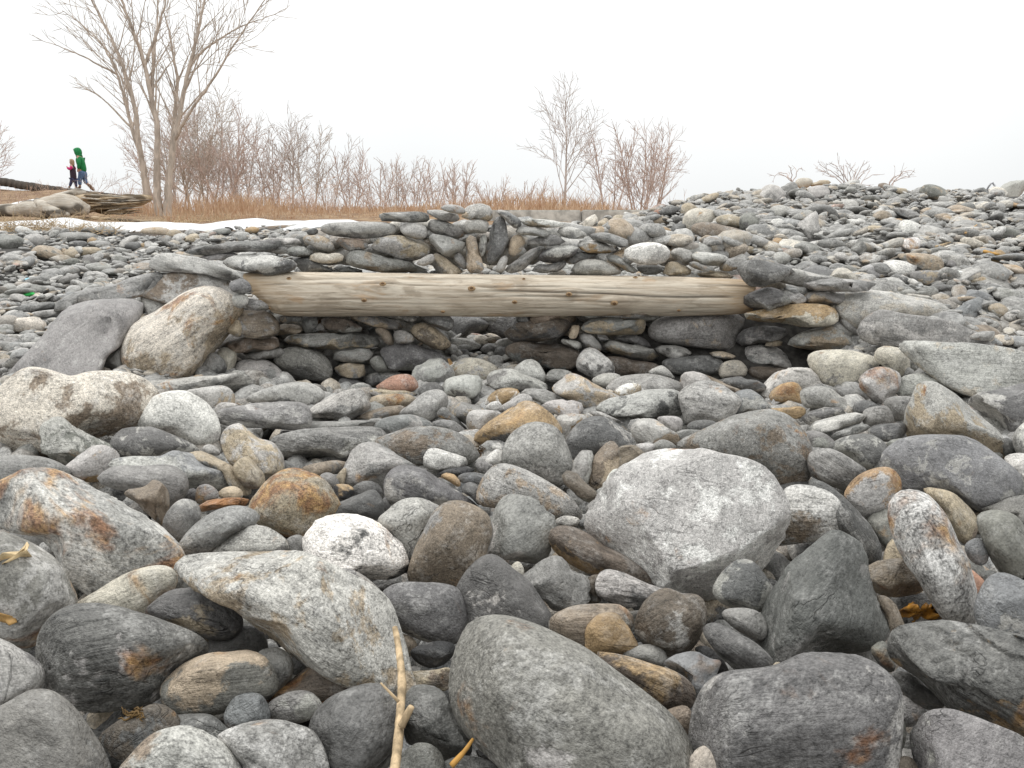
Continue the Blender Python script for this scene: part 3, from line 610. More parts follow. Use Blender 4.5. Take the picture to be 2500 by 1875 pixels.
B3 R lg mg 2325 0 118,49 125,47 135,48 138,53 135,59 128,58
B3 R lg mg 2115 -10 171,52 178,47 190,44 200,44 195,49 180,53
B3 S lg dg 3415 -5 63,45 70,43 80,47 92,53 85,52 75,49
B3 S mg br 2424 0 133,61 140,58 156,59 150,64 140,68 136,65
B3 R mg lg 2115 0 60,122 66,115 76,113 73,120 66,126
B3 S lg mg 2115 5 35,132 42,128 52,129 54,134 45,137 36,137
B3 R dg mg 2115 0 54,132 62,130 63,136 56,138
B3 R mg lg 3215 0 69,107 76,104 82,106 75,113 70,112
#channel
C2 B dg mg 4116 0 "lichen-crusted boulder;left of two seen through the opening under the log" 157,106 160,98 170,95 184,96 188,103 185,111 175,116 167,118 160,114
C2 B dg mg 3116 0 "scuffed grey boulder;right of two seen through the opening under the log" 187,108 188,98 198,96 215,96 215,112 205,118 198,119 190,115
C2 R cr mg 2115 0 176,119 180,114 186,115 190,119 185,123 178,123
C2 S br tn 2315 0 184,120 190,116 200,119 198,122
C2 R dg mg 2115 0 168,123 172,119 177,121 179,125 172,126
C2 R dg mg 2115 0 182,125 188,121 200,122 204,125 195,128 185,128
C2 R dg bl 2115 0 193,129 196,124 202,124 205,128 203,131 196,132
C2 R dg mg 2115 0 160,129 165,126 171,126 172,131 165,133
C2 R mg lg 2115 0 153,114 160,112 165,118 164,121 157,120
#wallR
C3 R mg tn 2216 0 108,113 111,105 120,99 135,97 155,96 175,96 188,97 191,104 186,110 183,120 180,127 165,126 145,124 125,121 112,118
C3 S mg tn 4314 0 55,108 62,101 75,99 95,100 108,101 109,108 106,114 95,114 75,114 60,112
C3 S db dg 3515 0 -8,112 5,104 25,101 42,100 49,103 48,110 40,116 25,119 10,122 0,120
C3 B dg db 2114 0 2,100 4,96 14,96 16,102 14,105 6,104
C3 S br tn 2225 0 14,104 16,97 30,95 50,94 54,97 45,100 30,103 20,105
C3 R lg mg 2115 0 55,96 57,94 75,93 80,95 72,98 62,100
C3 S br mg 2325 0 85,95 90,94 110,94 132,95 130,98 115,99 98,100 88,98
C3 B tn mg 2115 0 46,116 48,107 51,105 55,106 54,112 51,117
C3 B lg mg 2215 0 36,118 40,117 50,118 56,120 57,124 54,126 47,123 37,121
C3 R mg tn 1115 0 54,115 58,112 64,113 70,119 73,125 70,128 64,126 58,121
C3 S mg tn 2615 0 73,120 78,117 90,119 105,122 115,126 120,131 117,136 105,135 90,131 78,128 74,124
C3 S dg mg 2415 -10 80,118 88,115 100,114 108,117 114,124 105,123 92,120
C3 S mg lg 3315 0 114,124 120,122 132,122 142,125 147,129 140,132 130,133 122,130
C3 S tn mg 2215 0 160,128 170,127 180,130 182,133 172,134 163,131
C3 R dg mg 3315 0 120,135 130,132 150,130 165,131 172,137 170,145 155,147 135,146 125,142
C3 R db mg 2215 -10 74,132 85,131 100,134 118,137 122,141 115,147 95,148 82,147 76,140
C3 B db dg 3215 -10 -8,125 5,119 25,120 45,121 56,127 54,135 50,141 35,142 15,138 0,135
C3 S dg mg 3615 45 186,85 192,80 205,75 215,76 223,81 228,86 220,90 208,94 198,93 190,91
C3 B dg mg 3316 55 182,60 187,55 197,53 212,55 225,60 222,68 212,73 200,75 192,74 186,68
C3 S dg mg 3615 0 181,116 188,109 205,106 222,108 224,113 212,119 195,122 182,122
C3 S lg mg 3715 0 180,131 185,124 195,122 210,122 225,124 238,130 238,138 225,140 205,139 190,138 182,135
C3 R db mg 2315 0 190,141 200,139 215,140 228,142 225,150 208,152 195,149
C3 R cr mg 2515 10 167,143 170,137 178,134 186,135 191,141 189,147 180,149 170,149
C3 S mg tn 3415 0 186,154 195,150 206,153 205,158 195,160
C4 S lg tn 4326 0 15,145 20,140 30,135 45,132 62,131 70,134 77,142 81,149 78,153 65,154 45,152 28,150 18,148
C4 S oc cr 4535 40 -20,121 -5,118 8,115 25,113 45,114 55,117 58,124 55,130 45,132 28,132 10,129 -15,127
C4 S mg lg 4314 0 26,99 30,95 40,93 60,93 80,94 89,96 90,101 80,103 60,104 35,103 27,102
C4 S lg mg 3416 -5 5,92 9,86 18,84 32,87 48,91 60,93 75,92 78,95 45,97 28,100 18,98 8,96
C4 S lg mg 3315 0 13,109 18,106 27,105 32,111 25,114 15,113
C4 S mg tn 3415 0 27,107 33,103 45,104 60,105 67,106 62,112 50,114 38,113 29,111
C4 R tn mg 1115 0 -3,145 5,143 12,144 13,147 5,148 -3,148
C4 S mg lg 2314 0 -8,87 0,81 10,81 25,85 20,88 5,91 -4,95
C4 R mg dg 2314 -15 58,128 62,124 72,132 78,138 74,142 66,137
#wallL
C2 S br mg 3515 30 -32,100 -20,95 0,93 12,96 20,104 20,111 12,116 0,117 -20,113 -33,108
C2 S dg br 2215 0 18,100 22,98 36,98 37,102 30,105 21,104
C2 S br mg 2315 0 16,110 20,105 32,105 38,108 36,112 25,114 16,114
C2 B dg gn 2215 -5 37,104 40,98 49,98 50,106 46,112 40,112
C2 S db mg 2325 0 50,103 55,99 70,100 80,104 89,110 80,112 68,112 58,109
C2 S mg tn 3415 0 63,98 75,97 95,98 110,101 120,105 123,108 112,109 95,107 80,103
C2 S mg lg 3315 0 98,97 115,96 128,97 131,101 128,103 115,101
C2 B dg db 2315 0 128,98 135,96 150,96 159,100 161,105 157,111 148,109 138,104
C2 R tn db 3415 0 124,110 128,104 136,103 146,108 155,116 159,122 157,126 150,127 138,122 128,116
C2 R br mg 2215 0 96,110 100,107 107,110 111,116 112,121 107,122 102,117
C2 R mg br 2115 0 111,114 114,110 120,110 127,114 128,119 122,121 114,120
C2 S mg tn 3416 0 22,118 27,114 40,113 65,112 90,113 99,116 101,122 95,124 80,123 72,125 60,126 42,124 25,121
C2 S br mg 3315 0 -30,122 -10,115 5,114 17,115 21,121 15,125 0,128 -20,128
C2 S mg gn 3215 0 -12,128 0,127 15,124 24,126 23,131 12,133 -5,133
C2 R gn mg 3416 0 13,134 18,127 28,123 42,124 54,129 61,136 63,143 61,149 55,152 42,150 28,145 18,139
C2 S mg lg 3315 0 61,130 68,127 80,125 92,125 96,130 92,134 80,137 68,136 62,134
C2 S tn mg 3315 0 62,140 70,137 85,136 92,138 93,142 90,147 80,149 68,147
C2 R gn mg 2115 0 92,135 96,131 101,131 105,138 106,143 100,144 95,141
C2 B dg gn 3216 0 100,126 108,122 125,121 140,124 152,129 154,137 145,142 125,143 108,142 103,135
C2 S lg dg 4415 0 85,150 92,145 105,143 117,144 121,147 115,152 100,157 90,156
C2 R dg mg 2215 0 66,154 68,149 76,148 86,152 90,157 80,160 68,159
C2 R dg gn 2115 0 55,153 60,149 65,153 66,158 62,160 57,158
C2 R lg mg 3115 10 -22,148 -15,135 0,133 10,134 20,142 26,150 25,155 10,158 -5,159 -18,156
C1 R lg mg 3225 55 188,84 192,80 200,82 201,88 196,92 190,90
C1 S mg lg 3315 50 198,90 201,84 212,86 218,92 208,94
C1 S dg mg 3515 55 186,72 195,68 202,72 203,78 195,80 188,78
#wallU
C2 R lg mg 3325 0 50,29 52,25 60,23 85,22 110,23 115,26 115,31 110,33 98,35 85,36 65,34 54,32
C2 S mg lg 3515 0 97,21 102,15 120,14 138,14 141,18 141,22 128,23 110,22
C2 S lg mg 3315 0 136,13 142,12 155,13 164,16 166,19 163,22 155,22 145,19
C2 R lg tn 3225 10 149,11 155,8 165,9 170,13 167,16 155,14
C2 B lg tn 4326 0 166,17 170,10 180,7 190,9 193,13 192,19 188,22 178,20 168,20
C2 R lg tn 2115 0 116,28 118,24 128,23 137,25 139,30 138,35 130,36 120,33
C2 B lg mg 3326 0 138,24 142,20 152,21 163,26 170,31 168,35 160,36 148,33 140,29
C2 R lg mg 2115 0 169,26 170,21 178,20 188,21 188,28 186,32 178,31 170,30
C2 B lg mg 2115 0 139,33 148,32 160,35 170,39 168,45 160,49 155,51 146,46 141,40
C2 B br mg 3225 0 64,37 68,35 80,36 90,39 93,42 88,45 75,46 67,41
C2 B tn lg 4326 0 93,42 98,36 110,33 122,34 136,38 142,42 141,48 132,53 120,54 108,49 95,46
C2 S mg br 3415 0 72,52 76,45 85,45 100,49 120,54 135,58 141,62 125,63 100,63 80,59 73,56
C2 R lg mg 2215 5 130,55 135,51 142,48 145,51 143,55 137,58 131,57
C2 B tn mg 3215 -5 142,52 145,47 152,50 160,56 168,63 155,65 145,63
C2 R mg lg 2115 0 160,51 165,47 170,54 171,59 168,61 163,56
C2 B tn lg 3416 0 170,34 173,31 178,33 180,42 183,52 184,62 172,63 170,50
C2 B lg mg 2215 0 181,36 184,32 187,35 186,45 183,51 181,44
C2 B dg lg 3316 5 186,50 188,36 192,22 197,17 202,20 204,32 205,40 200,48 192,57 187,57
C2 B dg lg 3316 0 194,14 198,12 207,15 215,22 212,28 206,25 199,18
C2 R lg mg 2115 0 194,60 197,53 201,49 204,51 203,57 200,63 195,63
C3 R tn lg 2115 0 -3,45 -1,36 4,32 9,34 11,38 8,45 3,50 -2,50
C3 S mg lg 3415 0 -6,60 2,54 12,46 20,42 25,43 22,50 15,56 8,62 -2,64
C3 S mg lg 3415 0 12,38 18,35 30,32 38,34 44,39 38,41 25,42 14,42
C3 S mg lg 3315 0 2,29 6,26 18,26 30,29 33,32 27,34 12,33 5,32
C3 S wh tn 3415 0 5,21 10,20 25,20 40,22 46,24 42,26 25,27 10,25
C3 S lg mg 3315 0 36,29 40,26 50,26 58,30 62,34 55,36 43,35 38,32
C3 S mg dg 3515 0 60,33 65,30 78,31 90,35 97,39 93,43 82,41 70,38
C3 S lg dg 4316 0 20,53 24,46 35,42 48,40 54,42 53,47 45,52 32,56 23,55
C3 S lg oc 3335 0 52,40 56,37 68,37 80,41 86,44 83,47 72,48 58,46
C3 S dg mg 2315 -15 44,50 50,46 62,46 70,48 65,53 55,56 47,56
C3 B mg lg 3315 -5 15,62 20,57 32,56 40,53 45,55 40,61 30,64 18,64
C3 R lg mg 3315 0 47,60 52,55 62,52 75,54 88,60 91,64 70,66 50,65
C3 S mg tn 3415 0 74,51 80,48 87,50 95,56 102,60 103,63 97,64 87,59 78,54
C3 R wh lg 3416 5 89,48 93,43 105,39 118,39 127,43 129,49 124,55 115,57 102,56 93,52
C3 B lg mg 3325 0 128,46 135,43 145,46 148,52 142,56 132,53
C3 B tn lg 3315 0 120,62 123,57 130,54 138,56 146,61 144,65 130,66 122,65
C3 S lg tn 3425 0 143,50 150,46 162,47 175,49 182,52 178,55 165,58 152,57 145,54
C3 S mg tn 3315 0 142,56 147,54 157,57 165,61 160,63 148,60
C3 S mg tn 3415 0 167,57 172,53 182,51 192,54 186,59 176,62 168,61
C3 S tn br 2415 -5 143,65 155,63 170,62 180,66 175,69 160,67
C3 R dg mg 2215 -20 100,59 108,57 120,58 122,63 108,65
C2 S lg dg 4326 50 -28,55 -20,50 -5,48 12,49 25,52 33,56 31,61 22,64 12,66 0,64 -18,61
C2 S dg lg 3315 -5 28,52 40,51 55,56 68,62 55,63 38,63 33,58
C2 R cr tn 3225 0 42,52 48,47 58,48 66,47 72,50 70,54 60,56 50,55
C2 R tn lg 4325 0 37,36 40,33 52,33 60,37 64,44 60,47 50,44 42,40
C2 S mg dg 3415 0 22,46 28,42 40,42 47,46 45,51 35,51 26,49
C2 S mg lg 3415 0 1,45 8,42 20,41 28,43 24,48 10,47
C2 S dg mg 2415 0 -4,40 5,37 14,37 16,40 8,42 -2,42
C2 S lg mg 2114 -10 6,37 15,35 30,35 38,38 35,41 20,41 12,40
C2 S dg mg 2315 -5 62,59 72,58 85,60 90,63 70,63
C1 S dg mg 3616 0 148,45 165,42 190,38 210,37 230,37 225,43 205,46 180,48 160,50 150,49
C1 S mg tn 2415 -10 160,51 175,47 190,47 196,50 182,53 170,53
C2 S dg mg 2315 -5 40,30 46,27 50,28 50,32 43,33
#hill
C3 R cr tn 2226 -5 "cream round boulder;on the shingle above the right end of the log" 139,22 141,16 148,12 156,12 164,14 166,19 164,25 160,32 152,35 144,35 140,30
C3 R br mg 2216 10 "brown-grey loaf boulder;resting against the cream round boulder" 146,27 150,24 158,23 170,25 182,28 192,32 198,35 196,38 188,40 175,40 160,36 150,32
C3 R tn cr 3326 -5 166,19 172,17 180,17 187,21 192,27 188,29 178,26 168,24
C3 R oc tn 2226 0 "orange oval cobble;on the shingle left of the cream round boulder" e 119,31.5,12,5,-5
C3 R wh lg 1115 0 e 160,43,9,5.5,20
C3 R bl mg 2115 0 e 177,45,7,4,0
C3 R tn lg 1115 0 e 191,45,5.5,3.5,0
C3 B cr tn 2225 0 57,26 60,20 66,16 69,20 68,27 64,31 58,30
C3 B tn mg 2225 0 e 75,25,5.5,5.5,0
C3 R tn gn 2225 0 e 86,22,5,5.5,0
C3 R tn mg 2226 0 e 144,13.5,7.5,6,0
C3 R dg mg 2215 0 e 128,13.5,8,4,-8
C3 R tn gn 2315 0 e 118,20.5,9.5,3.5,8
C3 B dg mg 2215 0 e 135,28,6,5,0
C3 B gn dg 2215 0 e 192,22,7.5,8,30
C3 S mg lg 2315 0 e 87,31,13,4,12
C3 B mg lg 2215 0 e 111,25,5,4,0
C3 R rd tn 1115 0 e 118,15,3.5,2.6,0
C3 R oc tn 1115 0 e 54,16,5,2,0
C3 B lg mg 2215 0 e 22,18,9,3,0
C3 R tn oc 2215 0 e 40,19,6,3,5
C3 R tn mg 2215 0 e 160,3,8,3,-20
C3 R gn tn 2215 0 e 133,7,5,2.5,0
C4 R lg mg 3226 0 "pale rounded boulder;biggest on the crest of the right shingle ridge" e 3,26,11,8.5,10
C4 B lg mg 2215 0 e 41,23.5,9,6,10
C4 B mg lg 2315 0 e 17,22,8,6,-30
C4 R cr tn 2115 0 e 29,15.5,7,4,0
C4 S tn oc 2315 0 e 42,16,9,2.5,-5
C4 B lg mg 3316 0 "pointed grey block;standing on end on the right shingle slope" 24,50 30,45 39,39 41,48 43,57 38,65 30,60
C4 B lg mg 2216 0 e 10,39,10,5,0
C4 B lg tn 2216 0 e 28,43,10,4.5,-15
C4 B lg mg 2216 0 e 65,33.5,7.5,5,0
C4 R tn gn 3216 0 e 93,43,8.5,4.5,10
C4 S mg bl 2315 0 e 113,41,12,4,15
C4 R oc tn 2225 0 e 104,48,6,3.5,0
C4 B wh dg 2118 0 "white spotted cobble;on the right shingle slope" e 115,53,9,7.5,15
C4 B wh ru 2257 0 "white rust-edged cobble;just below the white spotted cobble" e 114,66,10,6.5,-15
C4 B gn tn 4426 0 "craggy ridge rock;greenish grey on the right skyline" 122,27 124,20 130,17 140,19 147,24 149,29 140,31 130,29
C4 R br dg 2215 0 e 95,19,6,3.2,15
C4 R tn gn 2215 0 e 107,22,7,2.5,0
C4 R cr tn 3216 0 e 166,64.5,10.5,4.2,18
C4 R oc cr 2125 0 "orange-tan cobble;on the right shingle slope near the right edge" e 187,76,7,5.5,0
C4 R tn gn 3226 0 "olive-tan oval cobble;just below the orange-tan cobble" e 188,90,11,5,20
C4 R mg lg 2215 0 e 172,85,6.5,5,0
C4 R mg lg 2215 0 e 150,81,6.5,4.5,0
C4 S tn mg 4425 0 "layered tan slab;stepped, in the middle of the right shingle slope" 105,76 110,73 125,73 138,76 143,82 144,90 135,90 118,82
C4 R dg lg 4115 0 e 106,95,8.5,5,0
C4 R mg tn 3215 0 e 128,92,12,6,5
C4 S mg lg 2415 0 e 110,87,11.5,3,-18
C4 R lg tn 3225 0 e 86,87,11,5,10
C4 B mg lg 2516 0 e 74,68,11,5.5,-35
C4 R lg tn 2215 0 e 60,76,7,4,25
C4 B mg tn 2315 0 e 88,78,9,4,-10
C4 B lg mg 2215 0 e 26,67,8.5,5,0
C4 R lg mg 2115 0 e 11,77,7.5,5,0
C4 S oc tn 2225 0 e 10,65,7.5,4,25
C4 S bl dg 3415 0 e 168,108,15,5,5
C4 S dg mg 3415 0 e 140,101,12.5,3.2,-4
C4 B bl mg 2315 0 "pointed blue-grey slab;upright, right of the whale-backed boulder" 147,120 155,115 165,110 173,108 174,115 171,122 170,132 155,128
C4 R mg bl 3215 0 e 154,97,10,3.5,0
C4 R tn lg 2215 0 e 187,119,9,5,25
C4 R lg mg 3216 0 e 199,124,8,5,0
C4 B lg mg 3216 0 e 183,134,12,5.5,20
C4 R oc tn 3225 0 e 198,140,6,5.5,0
C4 S mg lg 2215 0 e 200,131,10,3.5,0
C4 S gn mg 3415 0 e 192,56,17,4,5
C4 S mg gn 2315 0 e 145,55,9.5,3.2,0
C4 R tn lg 2215 0 e 88,53.5,8.5,3.5,0
C4 S mg lg 2315 0 e 96,59,8.5,3,-15
C4 R wh lg 2216 0 e 152,91,8,5,0
C4 S tn lg 2225 0 e 172,93.5,12,3,-5
C4 B lg mg 3216 0 e 198,21,13,7,-20
C4 S oc tn 2315 0 e 196,33,9,2.6,5
C4 R lg mg 2115 0 e 187,36,6,4,0
C4 R mg lg 2115 0 e 162,35,6,3.5,0
C1 B tn gn 3315 0 "greenish tan block;on the left shingle slope" 25,48 28,43 36,41 48,45 52,49 50,55 40,54 28,51
C1 B tn gn 2215 0 e 57,49,6.5,5,-20
C1 R lg gn 2215 0 e 28.5,37,9,5,15
C1 B mg gn 3215 0 "grey mound stone;at the left edge of the left shingle slope" e 8,39,13,7.5,10
C1 S mg lg 2315 0 e 62,34.5,18,4,0
C1 R dg mg 2115 0 e 63,40.5,7.5,3.2,-5
C1 R oc tn 1115 0 e 75,38,5,3,0
C1 R gn mg 2315 0 e 58,55,6.5,3.5,-5
C1 R mg lg 1115 0 e 71,55,6,5.2,-50
C1 R tn lg 2215 0 e 72,46,10,3.5,0
C1 S gn mg 2315 0 e 50,60.5,9.5,3,0
C1 S lg mg 2315 0 e 104,38,9,3.2,-25
C1 R dg mg 2215 0 e 108,42,6,4,0
C1 R lg mg 2215 0 e 97,45.5,7.5,2.5,8
C1 R oc tn 1125 0 e 117,42,4.5,2.8,0
C1 R tn oc 2225 0 e 126,30,13,3.5,0
C1 R tn mg 2215 0 e 141,32,6,3.5,0
C1 B mg tn 2215 0 e 85,30,9,4,10
C1 R cr tn 3226 0 "tan barrel stone;lying left of the huge smooth slab" e 21,106,17,6.5,2
C1 B mg gn 2315 0 e 26,77,12,4.5,0
C1 B lg mg 2215 0 e 14,84,6,4,0
C1 B cr tn 2225 0 e 32,84.5,6,3.2,15
C1 B mg lg 2215 0 e 43,84,5,3,20
C1 R lg mg 2115 0 e 195,34,7,4,-10
C1 S mg lg 2315 0 e 180,30,8,2.5,0
C1 R oc tn 1115 0 e 204,29,6,3,0
C1 B mg lg 2215 0 e 134,38,5.5,5,40
C1 R tn gn 2215 0 e 155,36,7,3.5,-10
C1 S mg gn 2315 0 e 91,63,9,3,5
C1 R gn mg 2215 0 e 106,64,5.5,2.8,15
C1 S mg lg 2315 0 e 54,69,11,3,-15
C1 S dg mg 2415 0 e 28,92,18,4,-5
C1 S lg mg 2315 0 e 34,97,14,3,-8
C1 S lg tn 2315 0 e 15,116,18,3,-2
C1 B mg lg 2315 0 e 9,120,8,4,0
C1 R br lg 2215 0 e 2,150,8,9,0
C1 B lg gn 2215 0 e 14,130,11,5,-15
C1 S mg lg 2315 0 e 24,113,10,3,-8
'''

def parse():
    out = []; sec = None
    for ln in DATA.strip().splitlines():
        if ln[0] == '#': sec = ln[1:]; continue
        phrase = None
        if '"' in ln:
            a, phrase, b = ln.split('"'); ln = a + b
        t = ln.split()
        tile, shape, ta, tb, tr, nud = t[:6]
        if t[6] == 'e':
            cx, cy, rx, ry, an = map(float, t[7].split(','))
            th = np.arange(0, 2 * math.pi, math.pi / 8); an = R(an)
            k = 1 + 0.07 * np.sin(2 * th + cx) + 0.06 * np.sin(3 * th + cy)
            px = cx + k * (rx * np.cos(th) * math.cos(an) - ry * np.sin(th) * math.sin(an))
            py = cy + k * (rx * np.cos(th) * math.sin(an) + ry * np.sin(th) * math.cos(an))
            pts = np.stack([px, py], 1)
        else:
            pts = np.array([[float(v) for v in p.split(',')] for p in t[6:]])
        pts = np.array([tile_xy(tile, *p) for p in pts])
        if sec in ('loose', 'hill', 'channel'): pts = pts.mean(0) + (pts - pts.mean(0)) * 1.085   # stones meet behind the outlines one sees
        out.append(dict(sec=sec, shape=shape, ta=ta, tb=tb, tr=[int(c) / 9 for c in tr], nud=float(nud), phrase=phrase, pts=pts))
    return out

def radial(pts, smooth):
    """centroid and periodic radius of an outline, in photo pixels (v up)"""
    n = len(pts)
    P = []
    for i in range(n):                              # Catmull-Rom through the traced points
        p0, p1, p2, p3 = pts[i - 1], pts[i], pts[(i + 1) % n], pts[(i + 2) % n]
        for s in np.linspace(0, 1, 12, endpoint=False):
            P.append(0.5 * (2 * p1 + (p2 - p0) * s + (2 * p0 - 5 * p1 + 4 * p2 - p3) * s * s + (3 * p1 - p0 - 3 * p2 + p3) * s ** 3))
    P = np.array(P)
    x, y = P[:, 0], P[:, 1]; x2, y2 = np.roll(x, -1), np.roll(y, -1)
    cr = x * y2 - x2 * y; A = cr.sum() / 2
    c = np.array([((x + x2) * cr).sum(), ((y + y2) * cr).sum()]) / (6 * A)
    d = P - c; d[:, 1] *= -1
    th = np.arctan2(d[:, 1], d[:, 0]); rr = np.hypot(d[:, 0], d[:, 1])
    grid = np.linspace(-math.pi, math.pi, 180, endpoint=False)
    o = np.argsort(th); th, rr = th[o], rr[o]
    rad = np.interp(grid, np.concatenate([th - 2 * math.pi, th, th + 2 * math.pi]), np.tile(rr, 3))
    k = np.exp(-0.5 * (np.arange(-8, 9) / max(smooth, .3)) ** 2); k /= k.sum()
    rad = np.convolve(np.concatenate([rad[-8:], rad, rad[:8]]), k, 'valid')
    return c, grid, rad, abs(A)

def stone_shape(s, i, depth_scale):
    """unit: metres in the frame (right, up, along the sight line)"""
    c, grid, rad, area = radial(s['pts'], 2.2 if s['shape'] == 'R' else 0.5 if s['shape'] == 'F' else 0.8)
    s['c'] = c; s['area'] = area
    span = s['pts'].max(0) - s['pts'].min(0)
    s['span'] = span
    px = math.sqrt(area)
    sub = 5 if px > 230 else 4 if px > 75 else 3 if px > 26 else 2
    D, F = ICO[sub]
    q = Quaternion(Vector(RNG.normal(size=3)).normalized(), RNG.uniform(0, 3)).to_matrix()
    D = D @ np.array(q)
    th = np.arctan2(D[:, 1], D[:, 0]); cp = np.hypot(D[:, 0], D[:, 1])
    n_ = {'R': 2.3, 'B': 4.0, 'S': 4.4, 'F': 7.0}[s['shape']]
    e = 2.0 / n_
    rr = np.interp(th, np.append(grid, math.pi), np.append(rad, rad[0])) * depth_scale
    u = rr * cp ** e * np.cos(th); v = rr * cp ** e * np.sin(th)
    mn, mx = sorted([rad.min(), rad.max()])
    hw, hh = span[0] / 2, span[1] / 2
    lo, hi = min(hw, hh), max(hw, hh)
    T = {'R': lo ** .75 * hi ** .25 * .95, 'B': lo ** .7 * hi ** .3 * .95, 'S': lo ** .5 * hi ** .5 * .9, 'F': lo * .75}[s['shape']] * depth_scale
    w = T * np.sign(D[:, 2]) * np.abs(D[:, 2]) ** e
    s['T'] = T
    rm = np.interp(th, np.append(grid, math.pi), np.append(rad, rad[0])) * depth_scale
    P = np.stack([u / rm, v / rm, w / T], 1)
    r = np.random.default_rng(1000 + i)
    nf = {'R': 7, 'B': 12, 'S': 9, 'F': 2}[s['shape']]
    for k in range(nf):                             # weathered facets
        nn = r.normal(size=3); nn[2] = -abs(nn[2]) - 0.25 if k % 3 else nn[2]
        nn /= np.linalg.norm(nn)
        if abs(nn[2]) < 0.3: nn[2] = -0.45; nn /= np.linalg.norm(nn)
        dd = r.uniform(.76, .95) if s['shape'] == 'R' else r.uniform(.62, .98) if s['shape'] != 'F' else r.uniform(.9, 1.05)
        over = np.maximum(P @ nn - dd, 0)
        P = P - nn * (over * (0.72 if s['shape'] == 'R' else 0.93))[:, None]
    wf = wavefield(2000 + i, 8, 1.6, 5.5); wf2 = wavefield(3000 + i, 10, 6, 16)
    amp = {'R': .034, 'B': .060, 'S': .055, 'F': .035}[s['shape']]
    nrm = P / np.maximum(np.linalg.norm(P, axis=1), .2)[:, None]
    front = 0.35 + 0.65 * np.abs(nrm[:, 2])
    P = P + nrm * (amp * front * wf(P) + (0.30 if s['shape'] == 'R' else 0.42) * amp * wf2(P))[:, None]
    # foliation ledges on layered stones
    pc = s['pts'] - s['pts'].mean(0); pc = pc * [1, -1]
    ev, evec = np.linalg.eigh(pc.T @ pc); ax = evec[:, 1]
    ang = math.atan2(ax[1], ax[0]) + r.normal() * .12
    s['ang'] = ang
    M = np.stack([P[:, 0] * rm, P[:, 1] * rm, P[:, 2] * T], 1)
    if s['tr'][1] > .45 and sub >= 3:
        tq = -M[:, 0] * math.sin(ang) + M[:, 1] * math.cos(ang) + .25 * M[:, 2]
        step = max(lo * depth_scale * .33, .006)
        f = tq / step + .35 * wf(M / (lo * depth_scale)) * 1.2 + r.uniform(0, 6)
        saw = (f - np.floor(f))
        ledge = (np.minimum(saw / .75, 1) - .5) * step * (.30 if s['shape'] != 'R' else .12)
        M = M - np.stack([0 * tq, 0 * tq, np.sign(-M[:, 2]) * 0 + 1 * ledge * (M[:, 2] < 0)], 1)
    return M, F, ang

def stone_attrs(me, M, s, i):
    r = np.random.default_rng(5000 + i)
    sc = math.exp(r.uniform(-.45, .45))            # every stone its own grain size
    a = s['ang']; ca, sa = math.cos(a), math.sin(a)
    t = r.uniform(-.35, .35)
    X = M[:, 0] * ca + M[:, 1] * sa; Y = -M[:, 0] * sa + M[:, 1] * ca; Z = M[:, 2]
    Y, Z = Y * math.cos(t) - Z * math.sin(t), Y * math.sin(t) + Z * math.cos(t)
    add_attr(me, "rock_co", 'FLOAT_VECTOR', np.stack([X, Y, Z], 1) * sc + r.uniform(-40, 40, 3))
    n = len(M)
    jit = lambda c: np.clip(np.array(c) * r.uniform(.88, 1.12) * (1 + r.normal(size=3) * .010), .01, .8)
    for nm, key in (("tone", s['ta']), ("tone_b", s['tb'])):
        add_attr(me, nm, 'FLOAT_COLOR', np.tile(np.append(jit(TONES[key]), 1), (n, 1)))
    add_attr(me, "traits", 'FLOAT_COLOR', np.tile(s['tr'], (n, 1)))

WALL_FRONT = {'wallL': 3.80, 'wallR': 3.80, 'wallU': 3.83}

